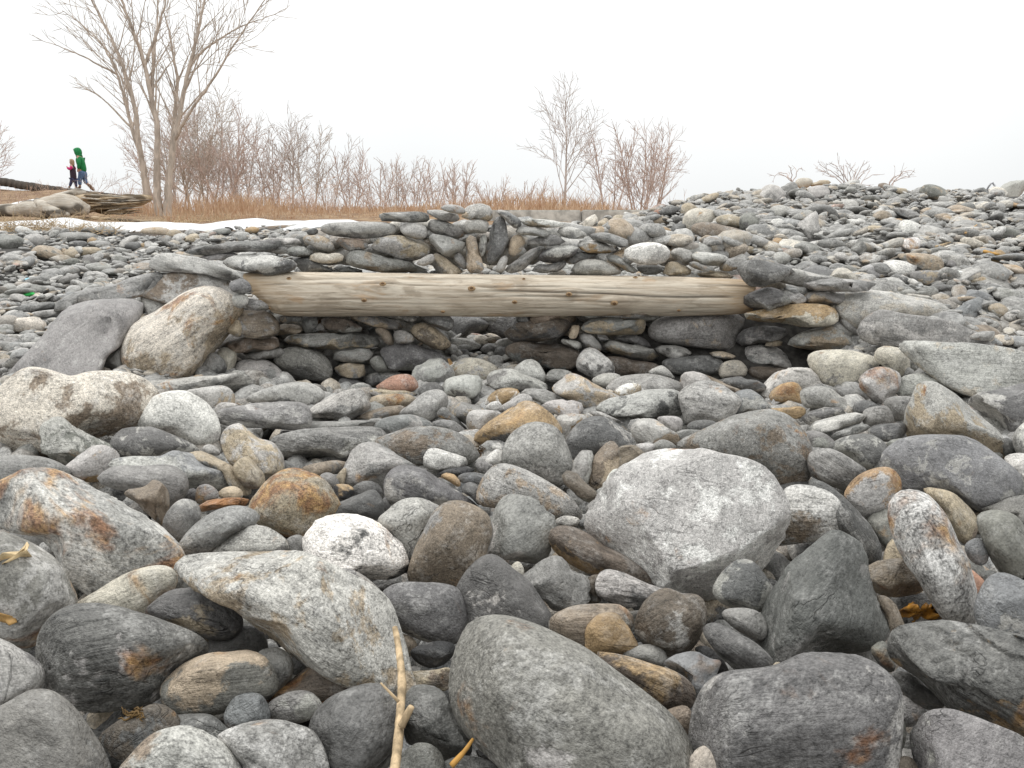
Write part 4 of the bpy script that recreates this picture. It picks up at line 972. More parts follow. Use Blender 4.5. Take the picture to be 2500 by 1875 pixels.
def place_stones():
    S = parse()
    walls = {}
    LB = {'wallL': "left dry-stone abutment of stacked grey and brown stones under the log",
          'wallR': "right dry-stone abutment of stacked flat stones under and beyond the log's right end",
          'wallU': "upper dry-stone wall of stacked flat stones resting on the pale log"}
    for k, v in LB.items():
        e = bpy.data.objects.new("dry_stone_wall", None); COL.objects.link(e)
        e.location = {'wallL': (-.8, 3.95, .12), 'wallR': (.8, 3.95, .12), 'wallU': (0, 3.95, .66)}[k]
        setp(e, v, "stone wall", "dry-stone walls around the log"); walls[k] = e
    for i, s in enumerate(S):
        c = s['pts'].mean(0)
        lo_, hi_ = s['pts'].min(0), s['pts'].max(0); h = hi_[1] - lo_[1]
        cx, cy = radial(s['pts'], 2)[0]
        if s['sec'] in WALL_FRONT:
            yf = WALL_FRONT[s['sec']] - 0.42 * sstep(1930, 2350, cx) - .05 * sstep(700, 560, cx)
            yf = float(yf) - 0.06 * float(sstep(820, 930, cy)) + .04 * float(sstep(640, 540, cy)) + RNG.uniform(-.015, .03)
            d = ray(cx, cy)
            dep = yf / d[1]
            M, F, ang = stone_shape(s, i, dep / FPX)
            dep += s['T'] * .8 - s['nud'] * .003
            lean = .12
        else:
            lift = {'loose': .02, 'hill': .0, 'channel': 0.0}[s['sec']]
            ky = hi_[1] - (.30 if s['sec'] == 'loose' else .45) * h + s['nud']
            dep, _ = ground_hit(cx, ky, 0.5 if s['sec'] == 'loose' else (4.1 if s['sec'] == 'channel' else (3.75 if cx > 2130 else 4.35 if cx > 1300 else 3.7)), lift)
            if s['sec'] == 'loose': dep = min(dep, 3.72 if 560 < cx < 2000 else 4.6)
            M, F, ang = stone_shape(s, i, dep / FPX)
            lean = .45 if s['sec'] == 'loose' else .35
            if s['phrase'] and s['phrase'].startswith('huge smooth slab'): lean = 1.1
        d = ray(cx, cy); C = CAM + d * dep
        wdir = d / np.linalg.norm(d)
        s['dep'] = dep
        M2 = M.copy(); M2[:, 2] += lean * M[:, 1] * (1 if s['shape'] != 'R' else .6)
        Wd = M2[:, :1] * RX + M2[:, 1:2] * UP + M2[:, 2:] * wdir
        me = np_mesh("stone", Wd, F)
        me.materials.append(ROCK)
        stone_attrs(me, M, s, i)
        if s['sec'] in walls:
            o = bpy.data.objects.new("stone", me); COL.objects.link(o)
            p = walls[s['sec']]; o.parent = p; o.location = Vector(C) - p.location
        else:
            big = math.sqrt(s['area']) > 150
            o = bpy.data.objects.new("boulder" if big else "beach_stone", me); COL.objects.link(o)
            o.location = C
            s['obj'] = o
    label_stones(S)
    return S, walls

def label_stones(S):
    L = [s for s in S if 'obj' in s]
    marks = [s for s in L if s['phrase']]
    seen = {}
    for s in L:
        o = s['obj']
        o["category"] = "boulder" if math.sqrt(s['area']) > 150 else "stone"
        o["group"] = {'loose': "loose stones of the rocky beach", 'hill': "stones on the shingle slopes", 'channel': "stones seen through the opening under the log"}[s['sec']]
        if s['phrase']:
            nm, det = s['phrase'].split(';'); o["label"] = nm + ", " + det; seen[o["label"]] = [s]; continue
        px = math.sqrt(s['area'])
        size = "tiny" if px < 30 else "small" if px < 62 else "large" if px > 135 else "medium"
        asp = max(s['span']) / min(s['span'])
        t = s['tr']
        extra = "banded" if t[1] > .5 else "rust-stained" if t[2] > .4 else "blotchy" if t[0] > .4 else "speckled" if t[3] > .72 else ""
        shp = "flat" if s['shape'] in 'SF' else "elongated" if asp > 2 else "angular" if s['shape'] == 'B' else "rounded"
        best = min(marks, key=lambda m: np.hypot(*(m['c'] - s['c'])) - .35 * math.sqrt(m['area']) + (0 if (m['sec'] == 'hill') == (s['sec'] == 'hill') else 120))
        dx, dy = (s['c'] - best['c']) / (best['span'] / 2 + 1)
        a = math.degrees(math.atan2(-dy, dx)) % 360
        rel = ["right of", "above and right of", "above", "above and left of", "left of", "below and left of", "below", "below and right of"][int(((a + 22.5) % 360) // 45)]
        lab = " ".join(w for w in (size, WORDS[s['ta']], extra, shp, "stone", rel, "the", best['phrase'].split(';')[0]) if w)
        seen.setdefault(lab, []).append(s)
    for lab, g in seen.items():
        if len(g) == 1: g[0]['obj']["label"] = lab; continue
        g.sort(key=lambda q: q['c'][0])
        ns = ["leftmost one", "second from left", "third from left", "fourth from left", "fifth from left"]
        for k, q in enumerate(g):
            q['obj']["label"] = lab + ", " + ("left one" if len(g) == 2 and k == 0 else "right one" if len(g) == 2 else "rightmost one" if k == len(g) - 1 else ns[k])

STONES, WALLS = place_stones()

# ------------------------------------------------------------------ shingle: thousands of small stones nobody could count
def base_shapes(sub, n, seed):
    out = []
    D, F = ICO[sub]
    for k in range(n):
        r = np.random.default_rng(seed + k)
        P = D.copy()
        for j in range(r.integers(6, 13)):
            nn = r.normal(size=3); nn /= np.linalg.norm(nn); dd = r.uniform(.62, .92)
            P = P - nn * (np.maximum(P @ nn - dd, 0) * .9)[:, None]
        P = P * (1 + .10 * wavefield(seed + 50 + k, 6, 1.5, 4)(P))[:, None]
        out.append(P)
    return out, F
SH = {s: base_shapes(s, 14, 900 + s) for s in (1, 2, 3)}
TONE_W = [('mg', .33), ('lg', .22), ('dg', .12), ('bl', .03), ('gn', .09), ('tn', .10), ('cr', .035), ('br', .05), ('oc', .03), ('rd', .006), ('wh', .012)]
TK = [k for k, _ in TONE_W]; TP = np.array([p for _, p in TONE_W]); TP = TP / TP.sum()

class Pile:
    def __init__(s): s.V, s.F, s.A, s.B, s.T, s.C, s.n = [], [], [], [], [], [], 0
    def add(s, p, size, r, flat=(.2, .5), tilt=.28, subpx=None, tones=None, vertical=None):
        dep = max((np.array(p) - CAM) @ FW, .3)
        px = size * FPX / dep
        sub = 3 if px > 60 else 2 if px > 11 else 1
        if subpx: sub = subpx
        shapes, F = SH[sub]
        sc = np.array([1, r.uniform(.55, .95), r.uniform(*flat)]) * size
        L = shapes[r.integers(len(shapes))] * sc
        nrm = np.array([r.normal() * tilt, r.normal() * tilt - .12, 1.0])
        q = Vector(nrm).normalized().to_track_quat('Z', 'Y') @ Quaternion((0, 0, 1), r.uniform(0, 6.28))
        W = L @ np.array(q.to_matrix()).T + p
        n = len(W)
        ta = tones[r.integers(len(tones))] if tones else TK[r.choice(len(TK), p=TP)]
        tb = TK[r.choice(len(TK), p=TP)] if r.random() < .5 else 'lg'
        k = r.uniform(.8, 1.2)
        s.V.append(W); s.F.append(F + s.n); s.n += n
        s.A.append(np.tile(np.append(np.array(TONES[ta]) * k, 1), (n, 1))); s.B.append(np.tile(np.append(np.array(TONES[tb]) * k, 1), (n, 1)))
        s.T.append(np.tile([r.uniform(.1, .5), r.uniform(.1, .7), r.uniform(0, .3), r.uniform(.3, .8)], (n, 1)))
        s.C.append(L + r.uniform(-40, 40, 3))
    def build(s, name):
        me = np_mesh(name, np.concatenate(s.V), np.concatenate(s.F))
        me.materials.append(ROCK)
        add_attr(me, "rock_co", 'FLOAT_VECTOR', np.concatenate(s.C)); add_attr(me, "tone", 'FLOAT_COLOR', np.concatenate(s.A))
        add_attr(me, "tone_b", 'FLOAT_COLOR', np.concatenate(s.B)); add_attr(me, "traits", 'FLOAT_COLOR', np.concatenate(s.T))
        o = bpy.data.objects.new(name, me); COL.objects.link(o)
        return o

BC = np.array([s['c'] for s in STONES]); BS = np.array([s['span'] / 2 for s in STONES]); BD = np.array([s['dep'] for s in STONES])
def clear_of_traced(p, size):
    x, y, d = project(p)
    k = ((x - BC[:, 0]) / (BS[:, 0] * .78)) ** 2 + ((y - BC[:, 1]) / (BS[:, 1] * .78)) ** 2
    return not np.any((k < 1) & (d < BD + .12))

def in_wall(x, y):
    return (3.55 < y < 4.28 and -1.38 < x < -.34) or (3.3 < y < 4.28 and .02 < x < 1.6)

def shingle():
    r = np.random.default_rng(77)
    pile = Pile()
    # cobbles lying between and beneath the traced boulders
    for _ in range(5200):
        y = 0.6 + 3.5 * r.random() ** .8; x = r.uniform(-1, 1) * (.78 * y + .35)
        if in_wall(x, y): continue
        size = r.uniform(.022, .06) * (.8 + .22 * y)
        p = np.array([x, y, float(hz(x, y)) - .08 + .045 * float(sstep(1.5, 2.5, y)) + r.uniform(-.035, .012)])
        pile.add(p, size, r, flat=(.45, .85), tilt=.5, tones=['dg', 'dg', 'mg', 'db', 'gn', 'br', 'bl', 'dg', 'mg', 'tn'])
    # the flanking slopes and the channel behind the opening, near stones first
    for _ in range(19500):
        y = 3.5 + 8.0 * r.random() ** 1.35; a = r.uniform(-.82, .82); x = a * y
        if in_wall(x, y): continue
        cen = -.33 < a < .22
        if cen and not (-.34 < x < .05) and y < 4.6: continue
        if y > 9.6 + 1.2 * r.random() and a < .12: continue
        big = r.random()
        size = (r.uniform(.018, .042) if big < .70 else r.uniform(.042, .075) if big < .94 else r.uniform(.075, .13)) * (1.15 if a > 0 else 1.0)
        z = float(hz(x, y)) + r.uniform(-.03, .02)
        p = np.array([x, y, z])
        if not clear_of_traced(p + [0, 0, size * .3], size): continue
        pile.add(p, size, r, tilt=.3)
    setp(pile.build("shingle"), "small grey shingle stones between the boulders and on the slopes", "shingle", kind="stuff")
    # packing behind the wall faces
    for k, (x0, x1, z0, z1, y0, y1, n) in {'wallL': (-1.35, -.36, .08, .62, 4.08, 4.3, 170), 'wallR': (.06, 1.75, .08, .62, 4.08, 4.3, 230), 'wallU': (-1.15, 1.2, .70, .88, 4.1, 4.28, 150)}.items():
        pk = Pile()
        for _ in range(n):
            x = r.uniform(x0, x1); zz = r.uniform(z0, z1)
            if k == 'wallU' and abs(x) > .75: zz = min(zz, .8)
            pk.add(np.array([x, r.uniform(y0, y1), zz]), r.uniform(.06, .12), r, flat=(.35, .6), tilt=.2, subpx=2)
        o = pk.build("stone_packing"); o.parent = WALLS[k]; o.location = -WALLS[k].location; o["kind"] = "stuff"
shingle()

# ------------------------------------------------------------------ tubes
def tube(pts, radii, sides=8, seed=0, lump=0.0, cap=True, flat=1.0):
    """lumpy tube through points; returns V, quads (as lists)"""
    P = np.array(pts, dtype=float); Rr = np.array(radii, dtype=float)
    T = np.gradient(P, axis=0); T /= np.maximum(np.linalg.norm(T, axis=1), 1e-9)[:, None]
    ref = np.array([0, 0, 1.0]) if abs(T[0][2]) < .8 else np.array([1.0, 0, 0])
    A = np.cross(T, ref); A /= np.linalg.norm(A, axis=1)[:, None]
    Bv = np.cross(A, T)
    th = np.linspace(0, 2 * math.pi, sides, endpoint=False)
    V = P[:, None, :] + Rr[:, None, None] * (np.cos(th)[None, :, None] * A[:, None, :] + flat * np.sin(th)[None, :, None] * Bv[:, None, :])
    V = V.reshape(-1, 3)
    n = len(P)
    i = np.arange(n - 1)[:, None] * sides; j = np.arange(sides)[None, :]; j2 = (j + 1) % sides
    Q = np.stack([i + j, i + j2, i + sides + j2, i + sides + j], -1).reshape(-1, 4)
    if lump:
        wf = wavefield(seed, 8, 2, 6)
        C = np.repeat(P, sides, 0); dv = V - C
        V = C + dv * (1 + lump * wf(V / max(Rr.mean(), 1e-6) * .5))[:, None]
    if cap:
        k = len(V)
        V = np.concatenate([V, P[:1] - T[:1] * Rr[0] * .15, P[-1:] + T[-1:] * Rr[-1] * .15])
        c0 = np.stack([np.full(sides, k), (np.arange(sides) + 1) % sides, np.arange(sides), np.full(sides, k)], 1)
        e = (n - 1) * sides
        c1 = np.stack([np.full(sides, k + 1), e + np.arange(sides), e + (np.arange(sides) + 1) % sides, np.full(sides, k + 1)], 1)
        return V, Q, np.concatenate([c0[:, :3], c1[:, :3]])
    return V, Q, np.zeros((0, 3), int)

def poly_mesh(name, V, Q, Tr, smooth=True):
    Tt = np.concatenate([Q[:, [0, 1, 2]], Q[:, [0, 2, 3]], Tr]) if len(Tr) else np.concatenate([Q[:, [0, 1, 2]], Q[:, [0, 2, 3]]])
    return np_mesh(name, V, Tt, smooth)

# ------------------------------------------------------------------ the driftwood log across the opening
def build_log():
    a, b = at(598, 717, 3.80), at(1832, 725, 3.84)
    L = np.linalg.norm(b - a); ax = (b - a) / L; mid = (a + b) / 2
    n, sd = 300, 120
    up = np.array([0, 0, 1.0]); fr = np.cross(up, ax); fr /= np.linalg.norm(fr); fr = -fr if fr[1] > 0 else fr   # towards the viewer
    up = np.cross(ax, fr) if np.cross(ax, fr)[2] > 0 else np.cross(fr, ax)
    kn = [('C2', 28.7, 68.8, 1), ('C2', 104, 73, 1.3), ('C2', 175, 76.5, 1.5), ('C2', 89.3, 85, 1.1), ('C2', 12.7, 90.8, .9), ('C2', 151.7, 93.8, 1),
          ('C3', 45.5, 80.8, 1.3), ('C3', 82, 87.2, 1.5), ('C3', 100.5, 68.3, 1), ('C3', 2, 86.5, 1.1), ('C3', 9.5, 69, .7), ('C3', 135, 93.2, .8)]
    def rad(t): return np.interp(t, [0, .02, .12, .5, .85, .96, .985, 1], [.098, .106, .108, .101, .096, .088, .083, .070])
    knots = []
    for tl, x, y, k in kn:
        px, py = tile_xy(tl, x, y)
        q = at(px, py, 3.76); t = float((q - a) @ ax / L); r0 = float(rad(t))
        h = float((q - (a + ax * t * L)) @ up) / r0
        knots.append((t * L - L / 2, math.asin(max(-.95, min(.95, h))), k))
    u = np.linspace(0, 1, n); th = np.linspace(0, 2 * math.pi, sd, endpoint=False)    # th = 0 faces the viewer, rises over the top
    U, TH = np.meshgrid(u, th, indexing='ij')
    X = (U - .5) * L
    rr = rad(U)
    wf = wavefield(91, 8, 2, 9); wf2 = wavefield(92, 12, 8, 30)
    cyl = np.stack([X.ravel() * 2.2, np.cos(TH).ravel() * 1.0, np.sin(TH).ravel() * 1.0], 1)
    rr = rr * (1 + .034 * wf(cyl).reshape(rr.shape) + .012 * wf2(cyl * [.5, 4, 4]).reshape(rr.shape))
    for kx, ke, k in knots:
        g = np.exp(-(((X - kx) / (.045 * k)) ** 2 + ((TH - (ke % 6.2832)) * .1 / (.024 * k)) ** 2))
        rr = rr + .0065 * k * g
    elc = .22 - .20 * sstep(-.1, 1.1, X) + .035 * np.sin(5.5 * X) + .02 * np.sin(13 * X + 1)
    dth = ((TH - elc + math.pi) % (2 * math.pi)) - math.pi
    run = sstep(-.12, .05, X) * (1 - sstep(1.08, 1.16, X))
    crack = np.exp(-(dth * .1 / .0042) ** 2) * run
    el2 = .75 + .06 * np.sin(4 * X); dth2 = ((TH - el2 + math.pi) % (2 * math.pi)) - math.pi
    crack = np.maximum(crack, .6 * np.exp(-(dth2 * .1 / .003) ** 2) * sstep(.92, 1.0, X))
    rc = np.random.default_rng(14)
    for _ in range(34):                              # short drying checks along the grain
        e0 = rc.uniform(-1.3, 1.4); xc = rc.uniform(-1.15, 1.15); hl = rc.uniform(.05, .28)
        dt = ((TH - (e0 + .05 * np.sin(6 * X + xc)) + math.pi) % (2 * math.pi)) - math.pi
        crack = np.maximum(crack, rc.uniform(.25, .7) * np.exp(-(dt * .1 / .0030) ** 2) * np.exp(-((X - xc) / hl) ** 4))
    rr = rr - .008 * crack
    X = X + .075 * (1 - sstep(0, .10, U)) * (1 - np.sin(TH)) + .012 * wf2(cyl * [0, 3, 3]).reshape(X.shape) * (sstep(.97, 1, U) + 1 - sstep(0, .03, U))
    Pm = (X[..., None] * ax + rr[..., None] * (np.cos(TH)[..., None] * fr + np.sin(TH)[..., None] * up))
    V = Pm.reshape(-1, 3)
    i = np.arange(n - 1)[:, None] * sd; j = np.arange(sd)[None, :]; j2 = (j + 1) % sd
    Q = np.stack([i + j, i + j2, i + sd + j2, i + sd + j], -1).reshape(-1, 4)
    k = len(V); V = np.concatenate([V, [ax * (-L / 2 + .07)], [ax * (L / 2 + .004)]])
    e = (n - 1) * sd; s_ = np.arange(sd)
    Tr = np.concatenate([np.stack([np.full(sd, k), (s_ + 1) % sd, s_], 1), np.stack([np.full(sd, k + 1), e + s_, e + (s_ + 1) % sd], 1)])
    wood = make_wood("bleached driftwood", (.70, .625, .515), (.49, .405, .31), (.17, .125, .085), ends=(.40, .26, .13), half=L / 2)
    root = bpy.data.objects.new("driftwood_log", None); COL.objects.link(root); root.location = mid
    setp(root, "long pale barkless driftwood log laid across the stone walls", "log")
    me = poly_mesh("log", V, Q, Tr)
    # grain flows round the knots
    gth = ((TH + math.pi) % (2 * math.pi)) - math.pi
    gy = np.cos(TH) * .1; gz = np.sin(TH) * .1
    for kx, ke, k_ in knots:
        dz = gz - math.sin(ke) * .1
        g = np.exp(-(((X - kx) / (.06 * k_)) ** 2)) * np.exp(-(dz / (.03 * k_)) ** 2)
        gz = gz - dz * g * .6
    wc = np.stack([X, gy, gz], -1).reshape(-1, 3); wc = np.concatenate([wc, [[-L / 2, 0, 0]], [[L / 2, 0, 0]]])
    add_attr(me, "wood_co", 'FLOAT_VECTOR', wc)
    add_attr(me, "crack", 'FLOAT', np.append(crack.ravel(), [0, 0]))
    link("trunk", me, wood, root)
    km = simple("knot wood", (.13, .075, .04), .8, 60, .6)
    kr = simple("knot rim", (.40, .27, .15), .8, 60, .4)
    D, F = ICO[2]
    for kx, ke, k_ in knots:
        nrm = math.cos(ke) * fr + math.sin(ke) * up; tz = -math.sin(ke) * fr + math.cos(ke) * up
        r0 = float(rad(kx / L + .5)) + .0075 * k_
        c = kx * ax + nrm * r0
        def disc(sx, sz, sn): return (D[:, :1] * sx * ax + D[:, 1:2] * sz * tz + D[:, 2:] * sn * nrm) * k_
        kn_o = link("knot", np_mesh("knot", disc(.0125, .0085, .005), F), kr, root, c)
        link("knot_core", np_mesh("knot_core", disc(.0080, .0055, .0042), F), km, kn_o, nrm * .0025)
build_log()

# ------------------------------------------------------------------ placing small things on what the sight line meets
def caster():
    bpy.context.view_layer.update()
    dg = bpy.context.evaluated_depsgraph_get()
    def hit(px, py, off=0.0):
        d = ray(px, py); dn = Vector(d / np.linalg.norm(d))
        ok, loc, nor, *_ = scene.ray_cast(dg, Vector(CAM), dn)
        return np.array(loc - dn * off) if ok else None
    return hit
HIT = caster()

STRAW = simple("dry straw", (.56, .42, .26), .8, 70, .55, (1, 1, .3), 0.001)
def stalk():
    root = bpy.data.objects.new("plant_stalk", None); COL.objects.link(root)
    px = [('A2', 111, 175), ('A2', 114, 155), ('A2', 115.5, 140), ('A2', 117, 120), ('A2', 118.5, 100), ('A2', 117.5, 85), ('A2', 115.5, 68), ('A2', 112.5, 52)]
    P = []
    for q in px:
        x, y = tile_xy(*q); h = HIT(x, min(y, 1868), .02); P.append((x, y, project(h)[2]))
    dep = np.array([p[2] for p in P]); yy = np.array([p[1] for p in P])
    fit = np.polyfit(yy, dep, 1); df = np.polyval(fit, yy); KD = 1 - max(0, ((df - dep) / df)[1:].max()); df = df * KD
    P3 = [CAM + ray(p[0], p[1]) * d for p, d in zip(P, df)]
    root.location = P3[0]
    rr = [.0060, .0058, .0060, .0052, .0056, .0050, .0044, .0038]
    t = np.linspace(0, 7, 60); Pi = np.stack([np.interp(t, range(8), [p[k] for p in P3]) for k in range(3)], 1)
    Ri = np.interp(t, range(8), rr) * (1 + .03 * np.sin(t * 5) + .10 * np.exp(-((t % 1.7 - .8) / .05) ** 2))
    V, Q, Tr = tube(Pi, Ri, 10, 5, .05)
    link("stem", poly_mesh("stem", V - P3[0], Q, Tr), STRAW, root)
    def twig(q0, q1, r0, r1):
        x0, y0 = tile_xy('A2', *q0); x1, y1 = tile_xy('A2', *q1)
        a = CAM + ray(x0, y0) * np.polyval(fit, y0) * .99 * KD; b = CAM + ray(x1, y1) * np.polyval(fit, y1) * .965 * KD
        V, Q, Tr = tube(np.linspace(a, b, 12), np.linspace(r0, r1, 12), 8, 3, .12)
        link("side_twig", poly_mesh("side_twig", V - P3[0], Q, Tr), STRAW, root)
    twig((118, 132), (126, 116), .0050, .0040); twig((115.5, 112), (101, 97), .0022, .0012)
    setp(root, "straw-coloured broken plant stalk lying across the stones at bottom centre", "stalk")
    x0, y0 = tile_xy('A2', 176, 142); x1, y1 = tile_xy('A2', 158, 168)
    a, b = HIT(x0, y0, .01), HIT(x1, min(y1, 1870), .02)
    m = (a + b) / 2
    V, Q, Tr = tube(np.linspace(a, b, 14) + np.sin(np.linspace(0, 3, 14))[:, None] * [.004, 0, .003], np.linspace(.0018, .0038, 14), 6, 8, .1)
    setp(link("straw", poly_mesh("straw", V - m, Q, Tr), simple("orange straw", (.55, .30, .08), .6, 30, .3), None, m), "short orange straw poking out below the dark twisted boulder", "straw")
stalk()

def leaf(name, label, tile, pts, col, curl=.015, off=.006, rim=None):
    """a curled dry leaf: a thin solid sheet over the stone it lies on"""
    px = [tile_xy(tile, *p) for p in pts]
    c = np.mean(px, 0)
    h = HIT(*c, off)
    dep = project(h)[2]
    P = [CAM + ray(*p) * dep for p in px]
    m = np.mean(P, 0)
    bm = bmesh.new()
    cv = bm.verts.new(Vector(-np.array([0, 1, 0]) * curl * .3))
    ring = []
    for k, p in enumerate(P):
        q = p - m; q = q + np.array([0, -1, .3]) * curl * math.sin(k * 2.1)
        ring.append(bm.verts.new(Vector(q)))
    for k in range(len(ring)): bm.faces.new((cv, ring[k], ring[(k + 1) % len(ring)]))
    bmesh.ops.subdivide_edges(bm, edges=bm.edges[:], cuts=2, use_grid_fill=True)
    me = bpy.data.meshes.new(name); bm.to_mesh(me); bm.free()
    for p in me.polygons: p.use_smooth = True
    o = link(name, me, simple(name + " skin", col, .6, 40, .35), None, m)
    sm = o.modifiers.new("thick", 'SOLIDIFY'); sm.thickness = .0012
    setp(o, label, "leaf")
leaf("dry_leaf", "torn curled tan leaf lying on the leaf-topped boulder", 'B1', [(-4, 164), (6, 157), (14, 157), (20, 156), (23, 154), (18, 149), (24, 151), (26, 155), (22, 161), (14, 163), (6, 166), (-3, 170)], (.68, .52, .30))
leaf("dry_leaf", "brown leaf fragment stuck low on the leaf-topped boulder", 'A1', [(-3, 39), (4, 40), (10, 44), (14, 48), (10, 50), (4, 49), (-3, 46)], (.45, .27, .10), .008)
leaf("dry_leaf", "small upright brown leaf in front of the opening under the log", 'C2', [(155, 133), (157, 133), (161, 139), (160, 142), (157, 140)], (.42, .26, .12), .01)
leaf("shell_fragment", "white shell fragment beside the ochre stone below the right wall wing", 'B4', [(0, 40), (4, 33), (9, 29.5), (11, 31), (10, 35), (6, 38), (2, 41)], (.72, .72, .72), .006)

def seaweed():
    base = HIT(*tile_xy('A4', 122, 42), .03)
    dep = project(base)[2]
    root = bpy.data.objects.new("seaweed", None); COL.objects.link(root); root.location = base
    mat = simple("kelp", (.34, .14, .025), .28, 25, .6, None, .002, (.55, .27, .05))
    r = np.random.default_rng(4)
    for k in range(7):
        n = 26; t = np.linspace(0, 1, n)
        cx, cy = tile_xy('A4', r.uniform(110, 138), r.uniform(33, 45))
        rx, ry = r.uniform(10, 36), r.uniform(9, 22); ph = r.uniform(0, 6.28); turn = r.uniform(3.4, 6.0)
        px = cx + rx * np.cos(ph + turn * t) * (1 - .35 * t); py = cy + ry * np.sin(ph + turn * t) * (1 - .35 * t)
        dd = dep * (1 + .012 * np.sin(t * 7 + k) - .004 * k)
        P = np.array([CAM + ray(a, b) * d for a, b, d in zip(px, py, dd)]) - base
        wd = r.uniform(.008, .016) * np.sin(np.clip(t * 1.1 + .1, 0, 1) * math.pi) ** .4
        V = []
        for s in (-1, 0, 1):
            V.append(P + np.stack([.3 * s * wd, -.7 * s * wd + .002 * np.sin(t * 40 + s), .75 * s * wd], 1))
        V = np.stack(V, 1).reshape(-1, 3)
        i = np.arange(n - 1)[:, None] * 3 + np.arange(2)[None, :]
        Q = np.stack([i, i + 1, i + 4, i + 3], -1).reshape(-1, 4)
        o = link("frond", np_mesh("frond", V, Q), mat, root)
        sm = o.modifiers.new("thick", 'SOLIDIFY'); sm.thickness = .002
    setp(root, "curled amber seaweed between the rust-streaked white boulder and gold-flecked slab", "seaweed")
seaweed()

def weed_tuft(tile, x, y, label, n=26, spread=13, seed=1, col=(.10, .065, .035)):
    b = HIT(*tile_xy(tile, x, y), .015); dep = project(b)[2]
    r = np.random.default_rng(seed); Vs, Qs, Ts, k = [], [], [], 0
    for _ in range(n):
        t = np.linspace(0, 1, 6); a = r.uniform(0, 6.28); L = r.uniform(.4, 1) * spread * K * dep / FPX
        dirv = np.array([math.cos(a), -.3 * r.random(), .7 * math.sin(a)])
        P = t[:, None] * dirv * L + np.sin(t * 5 + a)[:, None] * L * .12 + r.normal(size=3) * L * .15
        V, Q, T_ = tube(P, np.linspace(.0016, .0007, 6), 4, 0, 0); Vs.append(V); Qs.append(Q + k); Ts.append(T_ + k); k += len(V)
    setp(link("dried_weed", poly_mesh("dried_weed", np.concatenate(Vs), np.concatenate(Qs), np.concatenate(Ts)), simple("dried weed", col, .8, 30, .5), None, b), label, "dried weed")
weed_tuft('B2', 181, 75, "dark tuft of dried weed right of the brown freckled boulder", 30, 11, 3)
weed_tuft('B3', 68, 101, "tiny black tuft of weed at the foot of the upright brown stone", 14, 4, 5, (.03, .025, .02))
weed_tuft('A1', 108, 122, "damp brown weed under the dark banded oval boulder", 24, 14, 6, (.16, .10, .04))

def litter(tile, x, y, col, label, size, name="plastic_scrap"):
    b = HIT(*tile_xy(tile, x, y), .01)
    D, F = ICO[2]; r = np.random.default_rng(int(x * 7))
    V = D * np.array([1.2, .8, .6]) * size * (1 + .35 * wavefield(int(x), 6, 2, 5)(D))[:, None]
    setp(link(name, np_mesh(name, V, F, False), simple(name + " paint", col, .4, 40, .25), None, b), label, "litter")
litter('C1', 22.5, 80.8, (.05, .55, .12), "bright green plastic scrap on the left shingle slope", .030)
litter('C1', 22.2, 68.5, (.35, .65, .75), "tiny pale blue plastic scrap on the left shingle slope", .018)

# ------------------------------------------------------------------ snow, kerb, bank wall
SNOW = simple("old snow", (.74, .75, .76), .8, 9, .16, None, .03)
def snow(name, x0f, x1f, y0, y1, thr, seed, label):
    ny, nx = 60, 240
    ys = np.linspace(y0, y1, ny); aa = np.linspace(x0f, x1f, nx)
    Y = np.repeat(ys[:, None], nx, 1); X = aa[None, :] * Y
    wf = wavefield(seed, 14, .8, 7)
    nz = wf(np.stack([X.ravel(), Y.ravel() * 1.8, 0 * X.ravel()], 1)).reshape(X.shape)
    ey = np.minimum(np.minimum((Y - y0) / .9, (y1 - Y) / .7), 1); ex = np.minimum(np.minimum((aa - x0f) / .05, (x1f - aa) / .05), 1)[None, :]
    h = np.clip(.16 * (nz * .9 + np.minimum(ey, ex) - thr), -.12, .035) + .012 * np.sin(X * 9 + nz * 4)
    V = np.stack([X, Y, hz(X, Y) + h], -1).reshape(-1, 3)
    i = np.arange(ny - 1)[:, None] * nx + np.arange(nx - 1)[None, :]
    Q = np.stack([i, i + 1, i + nx + 1, i + nx], -1).reshape(-1, 4)
    keep = (h.reshape(-1)[Q] > -.06).any(1)
    setp(link(name, np_mesh(name, V, Q[keep]), SNOW), label, "snow", kind="structure")
snow("snow_patch", -.78, -.16, 10.1, 12.6, .50, 41, "strip of old snow behind the left shingle")
snow("snow_patch", -.636, -.588, 24.0, 26.6, .30, 43, "small snow patch on the left bank")

def kerb():
    mat = simple("weathered concrete", (.52, .50, .46), .9, 5, .5, None, .012)
    xs = [1180, 1421, 1665]
    root = bpy.data.objects.new("concrete_kerb", None); COL.objects.link(root); root.location = at(1420, 530, 12.0)
    for k in range(2):
        a, b = at(xs[k], 525 - .5 * k, 12.0), at(xs[k + 1] - 1.5, 524.5 - .5 * k, 12.0)
        bm = bmesh.new(); bmesh.ops.create_cube(bm, size=1)
        for v in bm.verts:
            v.co = Vector(((v.co.x) * (b[0] - a[0]), v.co.y * .4, v.co.z * .34))
        bmesh.ops.bevel(bm, geom=bm.edges[:], offset=.02, segments=2, affect='EDGES')
        me = bpy.data.meshes.new("block"); bm.to_mesh(me); bm.free()
        o = link("block", me, mat, root, (a + b) / 2 - np.array(root.location) + np.array([0, .2, -.095]))
    setp(root, "low pale concrete kerb behind the top of the stone wall", "kerb")
kerb()

